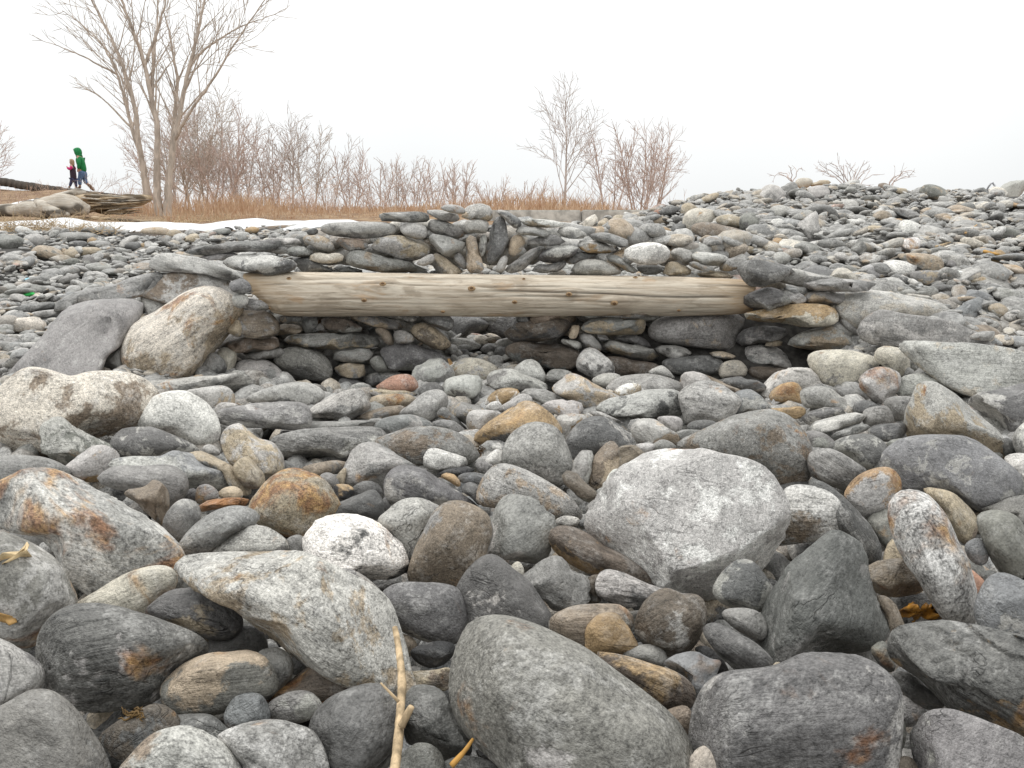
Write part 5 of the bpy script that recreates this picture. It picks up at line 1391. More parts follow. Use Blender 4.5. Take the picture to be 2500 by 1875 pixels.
def bank_wall():
    mat = simple("dark fieldstone", (.11, .095, .08), .95, 4, .5, None, .02)
    root = bpy.data.objects.new("roadside_wall", None); COL.objects.link(root); root.location = at(110, 470, 30.5)
    r = np.random.default_rng(8)
    P = [(-90, 421), (0, 435), (90, 449), (180, 463), (270, 474), (330, 478)]
    px = np.arange(-90, 330, 13.0)
    D, F = ICO[2]
    for x in px:
        y = np.interp(x, [p[0] for p in P], [p[1] for p in P])
        c = at(x, y, 30.5) + np.array([0, r.uniform(-.04, .04), -.13 + r.uniform(-.015, .015)])
        V = np.sign(D) * np.abs(D) ** .6 * np.array([.135, .2, .16]) * (1 + .05 * wavefield(int(x + 500), 6, 1, 4)(D))[:, None]
        link("stone", np_mesh("stone", V, F), mat, root, c - np.array(root.location))
    setp(root, "low dark stone wall along the top of the left bank", "stone wall")
bank_wall()

# ------------------------------------------------------------------ big driftwood at left
def driftwood():
    wood = make_wood("grey driftwood", (.58, .53, .46), (.42, .36, .29), (.14, .11, .08))
    brown = make_wood("split driftwood", (.50, .40, .28), (.33, .24, .15), (.07, .05, .03))
    def g(x, y, Y): return at(x * .1899, 300 + y * .1899, Y)
    def build(name, pts, radii, parent, mat, seed, lump, sides=28, flat=1.0):
        t = np.linspace(0, len(pts) - 1, 110)
        P = np.stack([np.interp(t, range(len(pts)), [p[k] for p in pts]) for k in range(3)], 1)
        k = np.ones(7) / 7; Pp = np.stack([np.convolve(np.pad(P[:, c], 3, 'edge'), k, 'valid') for c in range(3)], 1)
        V, Q, Tr = tube(Pp, np.interp(t, range(len(pts)), radii), sides, seed, lump, True, flat)
        me = poly_mesh(name, V - np.array(parent.location), Q, Tr)
        add_attr(me, "wood_co", 'FLOAT_VECTOR', V * [.5, .42, .42])
        wf = wavefield(seed + 7, 14, 8, 34); wv = wf(V * [.16, 1, 1] * 2.2)
        add_attr(me, "crack", 'FLOAT', .9 * np.clip((wv - .16) * 5, 0, 1))
        return link(name, me, mat, parent)
    root = bpy.data.objects.new("weathered_driftwood", None); COL.objects.link(root); root.location = g(400, 1230, 13.2)
    u = 13.2 * .1899 / FPX
    build("trunk", [g(-300, 1140, 13.4), g(0, 1125, 13.3), g(300, 1110, 13.2), g(560, 1090, 13.1), g(800, 1070, 13.1), g(980, 1075, 13.1), g(1160, 1120, 13.2)],
          [u * 70, u * 78, u * 88, u * 125, u * 140, u * 130, u * 60], root, wood, 31, .20, 44)
    build("root_knob", [g(470, 1000, 13.05), g(560, 1080, 12.95), g(700, 1150, 12.9), g(900, 1190, 12.95)], [u * 40, u * 75, u * 70, u * 25], root, wood, 32, .15, 20)
    build("root_arm", [g(620, 1010, 13.1), g(760, 950, 13.1), g(900, 905, 13.15), g(1000, 880, 13.2), g(1110, 890, 13.2)], [u * 50, u * 45, u * 38, u * 45, u * 20], root, wood, 33, .2, 16)
    setp(root, "pale grey twisted driftwood trunk lying at the foot of the left bank", "driftwood")
    root = bpy.data.objects.new("splintered_driftwood", None); COL.objects.link(root); root.location = g(1450, 1200, 13.6)
    r = np.random.default_rng(12)
    build("core", [g(1010, 1040, 13.7), g(1250, 1040, 13.65), g(1500, 1035, 13.65), g(1750, 1010, 13.7), g(1960, 960, 13.8)], [u * 120, u * 128, u * 110, u * 75, u * 30], root, brown, 59, .28, 26)
    for k in range(26):
        v = r.random()
        x0 = r.uniform(980, 1450); ln = r.uniform(260, 620); x1 = min(x0 + ln, 1960 - 200 * max(0, v - .4))
        y0 = 925 + 250 * v + r.uniform(-12, 12); y1 = y0 + (.5 - v) * .35 * (x1 - x0) * .45 + r.uniform(-45, 25)
        Yd = 13.55 - .16 * math.sin(v * 3.1) + r.uniform(-.06, .04)
        build("splinter", [g(x0, y0, Yd), g(.55 * x0 + .45 * x1, .55 * y0 + .45 * y1 + r.uniform(-16, 16), Yd - .04), g(x1, y1, Yd + .06)], [u * r.uniform(8, 22), u * r.uniform(16, 34), u * r.uniform(2, 8)], root, brown if k % 3 else wood, 60 + k, .35, 8, r.uniform(.3, .7))
    setp(root, "brown splintered end of a driftwood trunk beside the big bare tree", "driftwood")
    root = bpy.data.objects.new("driftwood_plank", None); COL.objects.link(root); root.location = g(1570, 1290, 12.8)
    build("plank", [g(1190, 1225, 12.9), g(1450, 1255, 12.8), g(1750, 1270, 12.8), g(1950, 1275, 12.8)], [u * 36, u * 34, u * 34, u * 30], root, brown, 35, .08, 14, .8)
    setp(root, "short tan driftwood plank in the snow below the splintered driftwood", "driftwood")
driftwood()

# ------------------------------------------------------------------ bare trees
class Twigs:
    def __init__(s): s.V, s.T, s.n = [], [], 0
    def path(s, P, r0, r1, sides):
        P = np.asarray(P); n = len(P)
        T = np.gradient(P, axis=0); T /= np.maximum(np.linalg.norm(T, axis=1), 1e-9)[:, None]
        ref = np.array([.31, .95, .05]); A = np.cross(T, ref); A /= np.maximum(np.linalg.norm(A, axis=1), 1e-6)[:, None]; Bv = np.cross(A, T)
        th = np.linspace(0, 6.2832, sides, endpoint=False)
        rr = np.linspace(r0, r1, n) if np.isscalar(r0) else np.asarray(r0)
        V = (P[:, None] + rr[:, None, None] * (np.cos(th)[None, :, None] * A[:, None] + np.sin(th)[None, :, None] * Bv[:, None])).reshape(-1, 3)
        i = np.arange(n - 1)[:, None] * sides; j = np.arange(sides)[None]; j2 = (j + 1) % sides
        a, b, c, d = (i + j).ravel(), (i + j2).ravel(), (i + sides + j2).ravel(), (i + sides + j).ravel()
        s.V.append(V); s.T.append(np.concatenate([np.stack([a, b, c], 1), np.stack([a, c, d], 1)]) + s.n); s.n += len(V)
    def mesh(s, name, org):
        return np_mesh(name, np.concatenate(s.V) - org, np.concatenate(s.T))

def wander(p, d, L, n, r, jit, trop):
    P = [np.array(p)]; d = np.array(d) / np.linalg.norm(d)
    for _ in range(n):
        d = d + r.normal(size=3) * jit + np.array([0, 0, trop]); d /= np.linalg.norm(d)
        P.append(P[-1] + d * L / n)
    return np.array(P)

def side_dir(d, ang, r):
    d = d / np.linalg.norm(d); q = r.normal(size=3); q -= d * (q @ d); q /= np.linalg.norm(q)
    return d * math.cos(ang) + q * math.sin(ang)

def sprout(tw, P, rad, lev, r, cfg):
    """children along a limb"""
    n = len(P); L = np.linalg.norm(np.diff(P, axis=0), axis=1).sum()
    cnt = max(1, int(cfg['dens'][lev] * L))
    for k in range(cnt):
        t = cfg['start'] + (1 - cfg['start']) * (k + r.random()) / cnt if lev == 0 else .15 + .85 * (k + r.random()) / cnt
        f = min(t, .999) * (n - 1); i = int(f); q = P[i] * (1 - (f - i)) + P[i + 1] * (f - i)
        d = side_dir(P[i + 1] - P[i], R(r.uniform(*cfg['ang'])), r)
        ln = L * r.uniform(*cfg['len'][lev]) * (1.08 - .75 * t)
        if ln < cfg['min']: continue
        rr = max(cfg['rmin'], rad(t) * r.uniform(.28, .48))
        C = wander(q, d, ln, 6 if lev < 2 else 3, r, cfg['jit'], cfg['trop'])
        tip = max(cfg['rmin'] * .6, rr * .25)
        tw.path(C, rr, tip, 5 if lev == 0 else 4 if lev == 1 else 3)
        if lev + 1 < len(cfg['dens']):
            sprout(tw, C, lambda tt, a=rr, b=tip: a + (b - a) * tt, lev + 1, r, cfg)

BARK_PALE = simple("pale bark", (.52, .44, .37), .9, 14, .35, (1, 1, .25), .01)
BARK_GREY = simple("grey brown bark", (.54, .47, .43), .9, 14, .35, (1, 1, .3), .006)  # lifted albedo: the bright haze over the far trees is in this colour
BARK_RED = simple("reddish bark", (.56, .44, .385), .9, 14, .35, (1, 1, .3), .004)  # paler than real bark, with the far trees' haze mixed into the colour

def finish_tree(name, label, org, trunk, crown, mat, group=None, cat="tree"):
    root = bpy.data.objects.new(name, None); COL.objects.link(root); root.location = org
    link("trunk", trunk.mesh("trunk", org), mat, root)
    link("crown", crown.mesh("crown", org), mat, root)
    setp(root, label, cat, group)

def guide(pts, Y, r, dy):
    P = np.array([at(x * .4069, y * .4069, Y) for x, y in pts])
    P[:, 1] += np.linspace(0, dy, len(P))
    t = np.linspace(0, len(P) - 1, len(P) * 5)
    Q = np.stack([np.interp(t, range(len(P)), P[:, k]) for k in range(3)], 1)
    k = np.ones(5) / 5
    Q = np.stack([np.convolve(np.pad(Q[:, c], 2, 'edge'), k, 'valid') for c in range(3)], 1)
    Q[1:] += r.normal(size=(len(Q) - 1, 3)) * .006
    return Q

def big_trees():
    r = np.random.default_rng(21)
    cfg = dict(dens=[4.6, 3.8, 4.4, 3.6], start=.36, ang=(18, 44), len=[(.26, .56), (.40, .72), (.38, .7), (.4, .7)], min=.13, rmin=.0058, jit=.085, trop=.045)
    lst = [("bare_tree", "big bare tree with several pale trunks at upper left",
      [([(955, 1330), (948, 1160), (950, 1000), (965, 780), (930, 600), (890, 380), (830, 200), (760, 0), (700, -150)], .15, .05, -.3),
       ([(1000, 1330), (1005, 1150), (1012, 1000), (1040, 780), (1070, 620), (1110, 400), (1160, 180), (1190, 0), (1220, -150)], .15, .05, .3),
       ([(1010, 1000), (1015, 800), (1015, 650), (1020, 450), (980, 300), (940, 150), (880, -40)], .10, .035, .7),
       ([(1050, 860), (1110, 770), (1200, 640), (1330, 480), (1450, 300), (1590, 120), (1720, -40)], .07, .02, -.6),
       ([(1115, 380), (1180, 290), (1250, 240), (1350, 170), (1460, 110), (1600, 60), (1700, 0)], .05, .015, .4),
       ([(895, 400), (960, 250), (1030, 60), (1060, -80)], .06, .03, -.4),
       ([(935, 620), (915, 300), (900, 100), (880, -100)], .07, .03, .5)]),
      ("bare_tree", "slim leaning pair of pale trunks just left of the big bare tree",
      [([(885, 1190), (850, 1020), (830, 950), (770, 780), (720, 600), (650, 400), (560, 230), (430, 110), (270, 0)], .11, .02, .5),
       ([(885, 1190), (865, 1000), (850, 900), (825, 620), (760, 400), (690, 220), (620, 90), (560, -60)], .12, .04, -.3),
       ([(770, 790), (640, 640), (560, 560), (480, 520), (400, 450)], .04, .01, .3),
       ([(660, 430), (500, 340), (380, 290), (250, 245)], .04, .01, -.2)])]
    for name, label, paths in lst:
        tr, cr = Twigs(), Twigs(); org = None; base = np.zeros((0, 3))
        for pts, r0, r1, dy in paths:
            Q = guide(pts, 16.2, r, dy)
            if org is None: org = Q[0].copy()
            elif len(base) and abs(Q[0, 2] - org[2]) > .3:     # limbs grow out of the wood they start on
                i = np.argmin(np.hypot(base[:, 0] - Q[0, 0], base[:, 2] - Q[0, 2]))
                Q = Q + (base[i] - Q[0]) * np.linspace(1, 0, len(Q))[:, None] ** 2
            base = Q if not len(base) else np.concatenate([base, Q])
            r0, r1 = r0 * .66, r1 * .32
            rad = lambda t, a=r0, b=r1: a + (b - a) * t ** .62
            rr = np.array([rad(t) for t in np.linspace(0, 1, len(Q))]); 
            if r0 > .1: rr[:3] *= [1.35, 1.2, 1.08]
            tr.path(Q, rr, None, 10)
            sprout(cr, Q, rad, 0, r, cfg)
        finish_tree(name, label, org, tr, cr, BARK_PALE)
big_trees()

def tree(px, ybase, ytop, Y, label, seed, mat, stems=1, spread=.12, lean=0.0, dens=1.0, name="bare_tree", habit=.5, rm=1.0):
    r = np.random.default_rng(seed)
    b = at(px, ybase, Y); b[2] = min(b[2], float(hz(b[0], Y))) - .05
    H = at(px, ytop, Y)[2] - b[2]
    tr, cr = Twigs(), Twigs()
    pix = Y / 773.0
    cfg = dict(dens=[7.0 * dens / max(H / 5, .8), 3.6 * dens, 4.0 * dens, 2.6 * dens], start=.16, ang=(22, 52), len=[(.34 * habit * 2, .66 * habit * 2), (.38, .68), (.35, .65), (.4, .7)], min=.14, rmin=pix * .21 * rm, jit=.11, trop=.035)
    for k in range(stems):
        a = 6.28 * k / stems + r.uniform(0, 1); sp = spread if stems > 1 else spread * .3
        d = np.array([math.cos(a) * sp + lean, math.sin(a) * sp, 1.0])
        h = H * (1 if k == 0 else r.uniform(.72, .97))
        Q = wander(b + [math.cos(a) * .12 * (stems > 1), math.sin(a) * .12 * (stems > 1), 0], d, h * 1.02, 12, r, .035, .02)
        r0 = max(H * .016, pix * .9) * (1 if stems == 1 else .72)
        rad = lambda t, q=r0, w=pix * .2: q + (w - q) * t ** .7
        tr.path(Q, np.array([rad(t) for t in np.linspace(0, 1, len(Q))]), None, 7)
        sprout(cr, Q, rad, 0, r, cfg)
    finish_tree(name, label, b, tr, cr, mat, "bare trees along the skyline")

# skyline trees: pixel column, base row, top row, distance, ...
TR = [(-35, 450, 305, 34, "bare tree cut off by the left edge above the bank", 2, 5, .35, 0, 1.3),
      (395, 525, 250, 25, "bare tree directly behind the big tree's trunks", 2, 2, .25, 0, 1.1),
      (470, 525, 215, 27, "tall dense bare tree right of the big tree's trunks", 1, 3, .3, 0, 1.2),
      (545, 525, 270, 26, "rounded many-stemmed bare tree, second right of the big tree", 2, 4, .3, .03, 1.2),
      (625, 525, 320, 27, "short bare tree left of the tall spindly skyline tree", 0, 2, .2, 0, 1.0),
      (715, 525, 302, 28, "tall spindly bare tree on the left skyline", 0, 1, .2, 0, 1.2),
      (805, 525, 338, 29, "slim pointed bare tree right of the tall spindly skyline tree", 0, 2, .18, 0, 1.0),
      (925, 522, 378, 28, "low spreading bare tree above the left end of the upper wall", 2, 4, .4, 0, 1.0),
      (1010, 520, 390, 30, "low dense bare tree left of the round-crowned bush", 2, 4, .35, 0, 1.1),
      (1115, 520, 395, 27, "round-crowned reddish bush above the middle of the wall", 2, 6, .3, 0, 1.2),
      (1378, 515, 248, 21, "single tall bare tree right of centre above the kerb", 0, 1, .1, .0, 1.0),
      (1490, 515, 315, 22, "many-stemmed bare tree, left of the right-hand pair", 2, 4, .28, .05, 1.1),
      (1560, 515, 305, 23, "dense many-stemmed bare tree in the middle of the right cluster", 2, 5, .26, 0, 1.2),
      (1590, 515, 312, 21, "right-leaning bare tree at the right end of the cluster", 2, 3, .15, .22, 1.2)]
TR += [(440, 525, 235, 30, "slender bare tree hidden among the big tree's right branches", 0, 3, .25, 0, 1.1),
       (508, 525, 262, 31, "pale bare tree between the tall dense and rounded trees", 1, 3, .28, 0, 1.1),
       (590, 525, 295, 30, "bare tree right of the rounded many-stemmed tree", 0, 3, .25, 0, 1.1),
       (665, 525, 330, 30, "low bare tree just left of the tall spindly tree's crown", 2, 4, .3, 0, 1.1),
       (760, 525, 322, 31, "thin pale bare tree between the spindly and pointed skyline trees", 1, 2, .2, 0, 1.1),
       (860, 523, 362, 30, "bushy bare tree right of the slim pointed skyline tree", 2, 4, .3, 0, 1.1),
       (968, 521, 382, 31, "grey bare tree between the low spreading and low dense trees", 0, 4, .3, 0, 1.1),
       (1060, 520, 405, 30, "small reddish bare tree left of the round-crowned bush", 2, 5, .35, 0, 1.0),
       (1200, 518, 425, 28, "low reddish bare bush left of the single tall tree", 2, 6, .4, 0, 1.0),
       (1290, 518, 432, 27, "low twiggy bush at the foot of the single tall tree", 2, 6, .4, 0, 1.0)]
MATS = [BARK_GREY, BARK_PALE, BARK_RED]
for k, (px, yb, yt, Y, lab, mi, st, sp, ln, dn) in enumerate(TR):
    tree(px, yb, yt, Y, lab, 300 + k, MATS[mi], st, sp, ln, dn, habit=.78 if px == 1378 else .62 if st == 1 else .45)

def ridge_shrub(px, py, Y, tips, label, seed):
    r = np.random.default_rng(seed); b = at(px, py, Y)
    tw, st = Twigs(), Twigs()
    cfg = dict(dens=[6, 7, 0], start=.25, ang=(20, 50), len=[(.35, .6), (.35, .6), (.4, .6)], min=.03, rmin=.0027, jit=.12, trop=.03)
    cfg['dens'] = [9, 9, 7]
    for tx, ty in tips:
        e = at(tx, ty, Y + r.uniform(-.3, .3)); t = np.linspace(0, 1, 9)[:, None]
        P = b + (e - b) * t + np.array([0, 0, 1]) * np.sin(t * math.pi) * .06 + np.vstack([[0, 0, 0], r.normal(size=(8, 3)) * .012])
        st.path(P, .006, .0027, 4); sprout(tw, P, lambda q: .006 - .003 * q, 0, r, cfg)
    root = bpy.data.objects.new("bare_shrub", None); COL.objects.link(root); root.location = b
    link("stems", st.mesh("stems", b), BARK_RED, root); link("twigs", tw.mesh("twigs", b), BARK_RED, root)
    setp(root, label, "shrub", "bare shrubs on the right ridge")
ridge_shrub(2075, 470, 10.6, [(1990, 412), (2000, 402), (2025, 396), (2045, 402), (2075, 400), (2110, 398), (2125, 412), (2145, 425), (2055, 425), (2090, 412)], "bare twiggy shrub rising from the right shingle ridge", 5)
ridge_shrub(2165, 465, 10.8, [(2225, 412), (2205, 422), (2232, 428), (2190, 430)], "sparse bare twigs right of the twiggy shrub on the ridge", 6)
ridge_shrub(1935, 445, 10.8, [(1880, 430), (1900, 425), (1925, 405), (1960, 410)], "low bare twigs left of the twiggy shrub on the ridge", 7)
ridge_shrub(235, 480, 20, [(190, 440), (205, 425), (260, 430), (290, 440), (320, 430), (225, 450)], "thin bare briars between the walkers and the big tree", 8)

# ------------------------------------------------------------------ dry grass and brush: nobody could count the blades
def grass():
    r = np.random.default_rng(55)
    n = 15000
    a = r.uniform(-.52, .30, n); Y = 13.3 + 10.0 * r.random(n) ** 1.1
    x = a * Y
    cl = np.sin(x * 1.7) * np.sin(Y * .9 + x * .4) + r.normal(size=n) * .6
    keep = (cl > -.35) & ((a > -.44) | (Y > 15)); x, Y = x[keep], Y[keep]; n = len(x)
    h = r.uniform(.12, .42, n) * (1 + .5 * np.sin(x * .8 + 1)) * (.42 + .5 * sstep(14, 18, Y))
    z = hz(x, Y) - .02
    wd = r.uniform(.006, .013, n); ph = r.uniform(0, 3.14, n); bend = r.normal(size=(n, 2)) * .16
    b = np.stack([x, Y, z], 1); s = np.stack([np.cos(ph), np.sin(ph), 0 * ph], 1) * wd[:, None]
    m = b + np.stack([bend[:, 0] * h * .4, bend[:, 1] * h * .4, h * .6], 1); t = b + np.stack([bend[:, 0] * h * 1.5, bend[:, 1] * h * 1.5, h], 1)
    V = np.stack([b - s, b + s, m + s * .7, m - s * .7, t], 1).reshape(-1, 3)
    k = np.arange(n)[:, None] * 5
    T = np.concatenate([k + [0, 1, 2], k + [0, 2, 3], k + [3, 2, 4]])
    m_, nn, l, bs = new_mat("dry grass"); B = NB(nn, l)
    tc = nn.new("ShaderNodeTexCoord").outputs['Object']
    l.new(B.mix(B.smooth(B.noise(tc, 2.5, 5, .7), .35, .65), (.46, .27, .16, 1), (.62, .46, .31, 1)), bs.inputs['Base Color']); bs.inputs['Roughness'].default_value = .8
    setp(link("dry_grass", np_mesh("dry_grass", V, T, False), m_), "tawny dry grass along the skyline behind the wall", "grass", kind="stuff")
    # brushwood: thin reddish stems under the trees and on the left bank
    tw = Twigs()
    for _ in range(1000):
        bank = r.random() < .27
        if bank: Yb = r.uniform(21, 29.5); ab = r.uniform(-.70, -.50)
        else: Yb = r.uniform(17, 25); ab = r.uniform(-.50, .24)
        xb = ab * Yb
        hh = r.uniform(.25, .55) if bank else r.uniform(.35, 1.0) * (1 if ab < -.2 else .8)
        p = np.array([xb, Yb, float(hz(xb, Yb)) - .03])
        C = wander(p, [r.normal() * .35, r.normal() * .3, 1], hh, 5, r, .16, .02); tw.path(C, .006, .003, 3)
        for _k in range(3):
            i = r.integers(1, 5); tw.path(wander(C[i], [r.normal(), r.normal(), .9], hh * r.uniform(.25, .5), 3, r, .15, .05), .004, .0022, 3)
    brush = simple("brushwood", (.58, .42, .33), .9, 3, .4)  # stem colour lightened too, carrying the pale haze of the background
    setp(link("brushwood", tw.mesh("brushwood", np.zeros(3)), brush), "reddish brown bare brush under the trees and on the bank", "brush", kind="stuff")
    # straw tufts on the snow edge at left
    tw = Twigs()
    for _ in range(900):
        Yb = r.uniform(9.4, 10.6) if r.random() < .5 else r.uniform(12.2, 13.4)
        ab = r.uniform(-.68, -.50) if Yb < 11 else r.uniform(-.68, -.35); xb = ab * Yb
        hh = r.uniform(.05, .16)
        tw.path(wander(np.array([xb, Yb, float(hz(xb, Yb)) + .01]), [r.normal() * .9, r.normal() * .5, .6], hh * 1.6, 3, r, .2, -.1), .0035, .0018, 3)
    setp(link("straw_litter", tw.mesh("straw_litter", np.zeros(3)), STRAW), "flattened straw at the edge of the snow", "straw", kind="stuff")
grass()

# ------------------------------------------------------------------ the two walkers
def skin_mesh(name, joints, edges, mat, parent, root=0, sub=2):
    me = bpy.data.meshes.new(name)
    me.from_pydata([j[0] for j in joints], edges, [])
    o = link(name, me, mat, parent)
    sk = o.modifiers.new("skin", 'SKIN'); sk.use_smooth_shade = True
    if not me.skin_vertices: 
        return o
    d = me.skin_vertices[0].data
    for k, j in enumerate(joints):
        d[k].radius = j[1] if isinstance(j[1], tuple) else (j[1], j[1])
        d[k].use_root = (k == root)
    ss = o.modifiers.new("sub", 'SUBSURF'); ss.levels = sub; ss.render_levels = sub
    return o

def blob(name, c, s, mat, parent, seed=1, amp=.06, shape=None):
    D, F = ICO[3]
    V = D * np.array(s) * (1 + amp * wavefield(seed, 6, 1, 4)(D))[:, None]
    if shape is not None: V = shape(V, D)
    return link(name, np_mesh(name, V, F), mat, parent, c)

def walkers():
    SKIN = simple("skin", (.55, .34, .25), .6, 30, .1)
    GREEN = simple("green hooded jacket", (.02, .22, .07), .75, 18, .25, None, .004); JEAN = simple("blue jeans", (.13, .20, .34), .85, 25, .25)
    BOOT = simple("brown boots", (.16, .085, .045), .6, 30, .3); PINK = simple("pink sleeves", (.62, .035, .20), .7, 20, .2)
    VEST = simple("dark padded vest", (.045, .028, .04), .7, 20, .3); TROU = simple("dark blue trousers", (.06, .065, .13), .8, 20, .3)
    HAIR = simple("light brown hair", (.36, .25, .16), .6, 40, .3, (1, 1, .2))
    k = .00143
    Yw = 32.0
    base = at(198.5, 460.5, Yw)
    def J(x, y, d, r): return ((( x - 575) * k, d, (1420 - y) * k), r)
    root = bpy.data.objects.new("person", None); COL.objects.link(root); root.location = base
    setp(root, "person in a green hooded jacket and jeans walking left along the bank", "person", "walkers on the bank")
    body = [J(650, 960, 0, .13), J(640, 830, 0, .13), J(620, 680, 0, .14), J(590, 560, 0, .075), J(565, 490, 0, .055), J(545, 420, 0, .085), J(540, 370, 0, .075),   # pelvis..head
            J(625, 1000, -.09, .085), J(575, 1190, -.09, .062), J(580, 1370, -.09, .042), J(520, 1405, -.09, .035),   # front leg
            J(665, 1000, .09, .085), J(660, 1200, .09, .062), J(800, 1355, .09, .042), J(850, 1420, .09, .035),        # trailing leg
            J(625, 575, -.17, .06), J(640, 760, -.21, .047), J(600, 920, -.20, .036), J(588, 985, -.20, .035),          # near arm
            J(610, 575, .17, .06), J(570, 760, .20, .047), J(500, 860, .17, .036), J(470, 900, .16, .033)]             # far arm
    E = [(0, 1), (1, 2), (2, 3), (3, 4), (4, 5), (5, 6), (0, 7), (7, 8), (8, 9), (9, 10), (0, 11), (11, 12), (12, 13), (13, 14), (2, 15), (15, 16), (16, 17), (17, 18), (2, 19), (19, 20), (20, 21), (21, 22)]
    skin_mesh("body", body, E, SKIN, root)
    jk = [J(662, 1000, 0, .165), J(640, 820, 0, .165), J(620, 690, 0, .18), J(600, 570, 0, .155), J(562, 440, 0, .12), J(640, 600, -.16, .09), J(650, 760, -.22, .075), J(612, 905, -.21, .06), J(610, 600, .16, .09), J(570, 760, .21, .075), J(510, 850, .18, .06)]
    skin_mesh("jacket", jk, [(0, 1), (1, 2), (2, 3), (3, 4), (2, 5), (5, 6), (6, 7), (2, 8), (8, 9), (9, 10)], GREEN, root)
    def hood(V, D):
        V = V.copy(); fr = np.clip(-D[:, 0], 0, 1) * np.clip(D[:, 2] + .25, 0, 1); V[:, 0] -= .10 * fr ** 1.5; V[:, 2] -= .0 * fr
        inner = (D[:, 0] < -.55) & (np.abs(D[:, 1]) < .65) & (D[:, 2] < .35); V[inner, 0] += .09
        return V
    blob("hood", ((556 - 575) * k, 0, (1420 - 425) * k), (.15, .135, .19), GREEN, root, 3, .05, hood)
    jn = [J(652, 900, 0, .14), J(655, 1000, 0, .15), J(622, 1070, -.075, .11), J(578, 1190, -.09, .088), J(580, 1345, -.09, .066), J(668, 1070, .075, .11), J(655, 1200, .09, .088), J(735, 1295, .09, .07)]
    skin_mesh("jeans", jn, [(0, 1), (1, 2), (2, 3), (3, 4), (1, 5), (5, 6), (6, 7)], JEAN, root)
    skin_mesh("boot", [J(735, 1295, .09, .07), J(810, 1365, .09, .068), J(850, 1425, .09, .06), J(905, 1470, .09, .045)], [(0, 1), (1, 2), (2, 3)], BOOT, root)
    skin_mesh("boot", [J(582, 1350, -.09, .06), J(578, 1395, -.09, .055), J(520, 1408, -.09, .042)], [(0, 1), (1, 2)], BOOT, root)
    # the child
    cb = at(150 + .0844 * 330, 340 + .0844 * 1410, Yw - .5)
    def J(x, y, d, r): return (((x - 330) * k, d, (1410 - y) * k), r)
    root = bpy.data.objects.new("person", None); COL.objects.link(root); root.location = cb
    setp(root, "child with loose hair, pink sleeves and dark vest walking beside the green jacket", "person", "walkers on the bank")
    body = [J(370, 1120, 0, .085), J(365, 980, 0, .09), J(365, 850, 0, .085), J(350, 775, 0, .045), J(338, 720, 0, .072), J(335, 680, 0, .066),
            J(350, 1150, -.06, .055), J(310, 1270, -.06, .042), J(270, 1375, -.06, .03), J(235, 1395, -.06, .026),
            J(385, 1150, .06, .055), J(400, 1270, .06, .042), J(400, 1385, .06, .03), J(440, 1405, .06, .026),
            J(380, 840, -.11, .045), J(340, 930, -.14, .037), J(280, 870, -.15, .028), J(262, 835, -.14, .026),
            J(370, 840, .11, .045), J(330, 930, .13, .037), J(275, 880, .12, .028), J(255, 850, .11, .026)]
    E = [(0, 1), (1, 2), (2, 3), (3, 4), (4, 5), (0, 6), (6, 7), (7, 8), (8, 9), (0, 10), (10, 11), (11, 12), (12, 13), (2, 14), (14, 15), (15, 16), (16, 17), (2, 18), (18, 19), (19, 20), (20, 21)]
    skin_mesh("body", body, E, SKIN, root)
    skin_mesh("vest", [J(374, 1230, 0, .125), J(368, 1060, 0, .125), J(365, 940, 0, .12), J(362, 840, 0, .11), J(352, 765, 0, .07)], [(0, 1), (1, 2), (2, 3), (3, 4)], VEST, root)
    for s in (-1, 1):
        skin_mesh("sleeve", [J(385, 835, .09 * s, .065), J(370, 880, .13 * s, .065), J(335, 920, .15 * s, .058), J(278, 868, .15 * s, .045)], [(0, 1), (1, 2), (2, 3)], PINK, root)
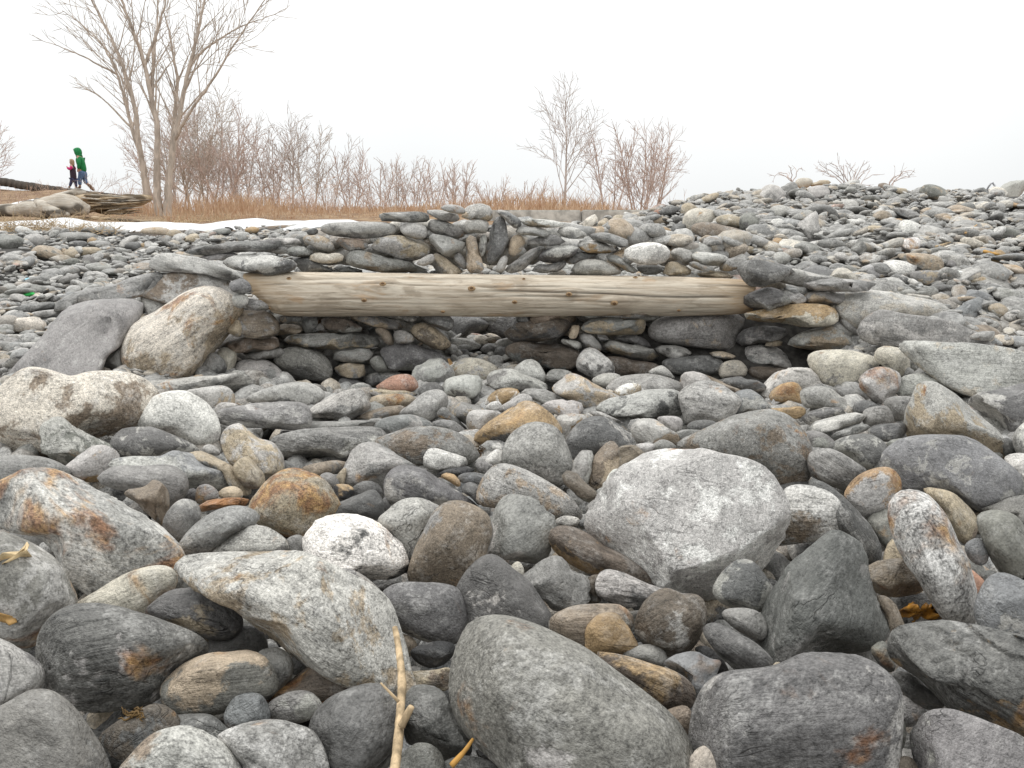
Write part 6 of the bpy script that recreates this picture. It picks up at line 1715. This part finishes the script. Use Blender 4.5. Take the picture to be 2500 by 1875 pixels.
    skin_mesh("trousers", [J(370, 1160, 0, .10), J(348, 1190, -.06, .075), J(310, 1280, -.06, .06), J(272, 1372, -.06, .048), J(390, 1190, .06, .075), J(402, 1280, .06, .06), J(402, 1380, .06, .048)], [(0, 1), (1, 2), (2, 3), (0, 4), (4, 5), (5, 6)], TROU, root)
    def hair(V, D):
        V = V.copy(); V[(D[:, 0] < -.35) & (D[:, 2] < .45), 0] += .06; low = D[:, 2] < -.1; V[low, 2] -= .08 * np.clip(D[low, 0] + .3, 0, 1); return V
    blob("hair", ((352 - 330) * k, 0, (1410 - 705) * k), (.10, .095, .115), HAIR, root, 6, .08, hair)
    for s, pts in ((-1, (268, 1380, 225, 1400)), (1, (402, 1385, 445, 1410))):
        skin_mesh("boot", [J(pts[0], pts[1] - 15, .06 * s, .05), J(pts[0], pts[1] + 10, .06 * s, .045), J(pts[2], pts[3], .06 * s, .035)], [(0, 1), (1, 2)], BOOT, root)
walkers()

# ------------------------------------------------------------------ small things on the ridge
def rope_loop():
    b = at(*tile_xy('C4', 181.5, 19), 9.6)
    t = np.linspace(-.6, 4.0, 30); s = 3.1 * K * 9.6 / FPX
    P = b + np.stack([np.cos(t) * s, .03 * np.sin(2 * t), np.sin(t) * s * 1.2], 1)
    P[0, 2] -= .04
    V, Q, Tr = tube(P, np.full(30, .011), 8, 3, .08)
    setp(link("rope_loop", poly_mesh("rope_loop", V - b, Q, Tr), simple("white rope", (.62, .62, .64), .8, 60, .3), None, b), "loop of pale rope standing up on the right skyline", "rope")
rope_loop()
def stick(tile, a, b, r0, col, label):
    A, Bq = HIT(*tile_xy(tile, *a), .02), HIT(*tile_xy(tile, *b), .03)
    if A is None or Bq is None: return
    m = (A + Bq) / 2
    V, Q, Tr = tube(np.linspace(A, Bq, 10), np.linspace(r0, r0 * .6, 10), 7, 4, .12)
    setp(link("stick", poly_mesh("stick", V - m, Q, Tr), simple("stick wood", col, .8, 30, .3), None, m), label, "stick")
stick('C4', (160, 56), (169, 49.5), .008, (.55, .36, .18), "short tan stick on the upper right shingle slope")
stick('C4', (136, 67), (148, 63.5), .007, (.50, .38, .24), "pale straight stick near the white rust-edged cobble")
stick('C4', (175, 71), (187, 73.5), .011, (.48, .28, .09), "golden flat stick above the orange-tan cobble")
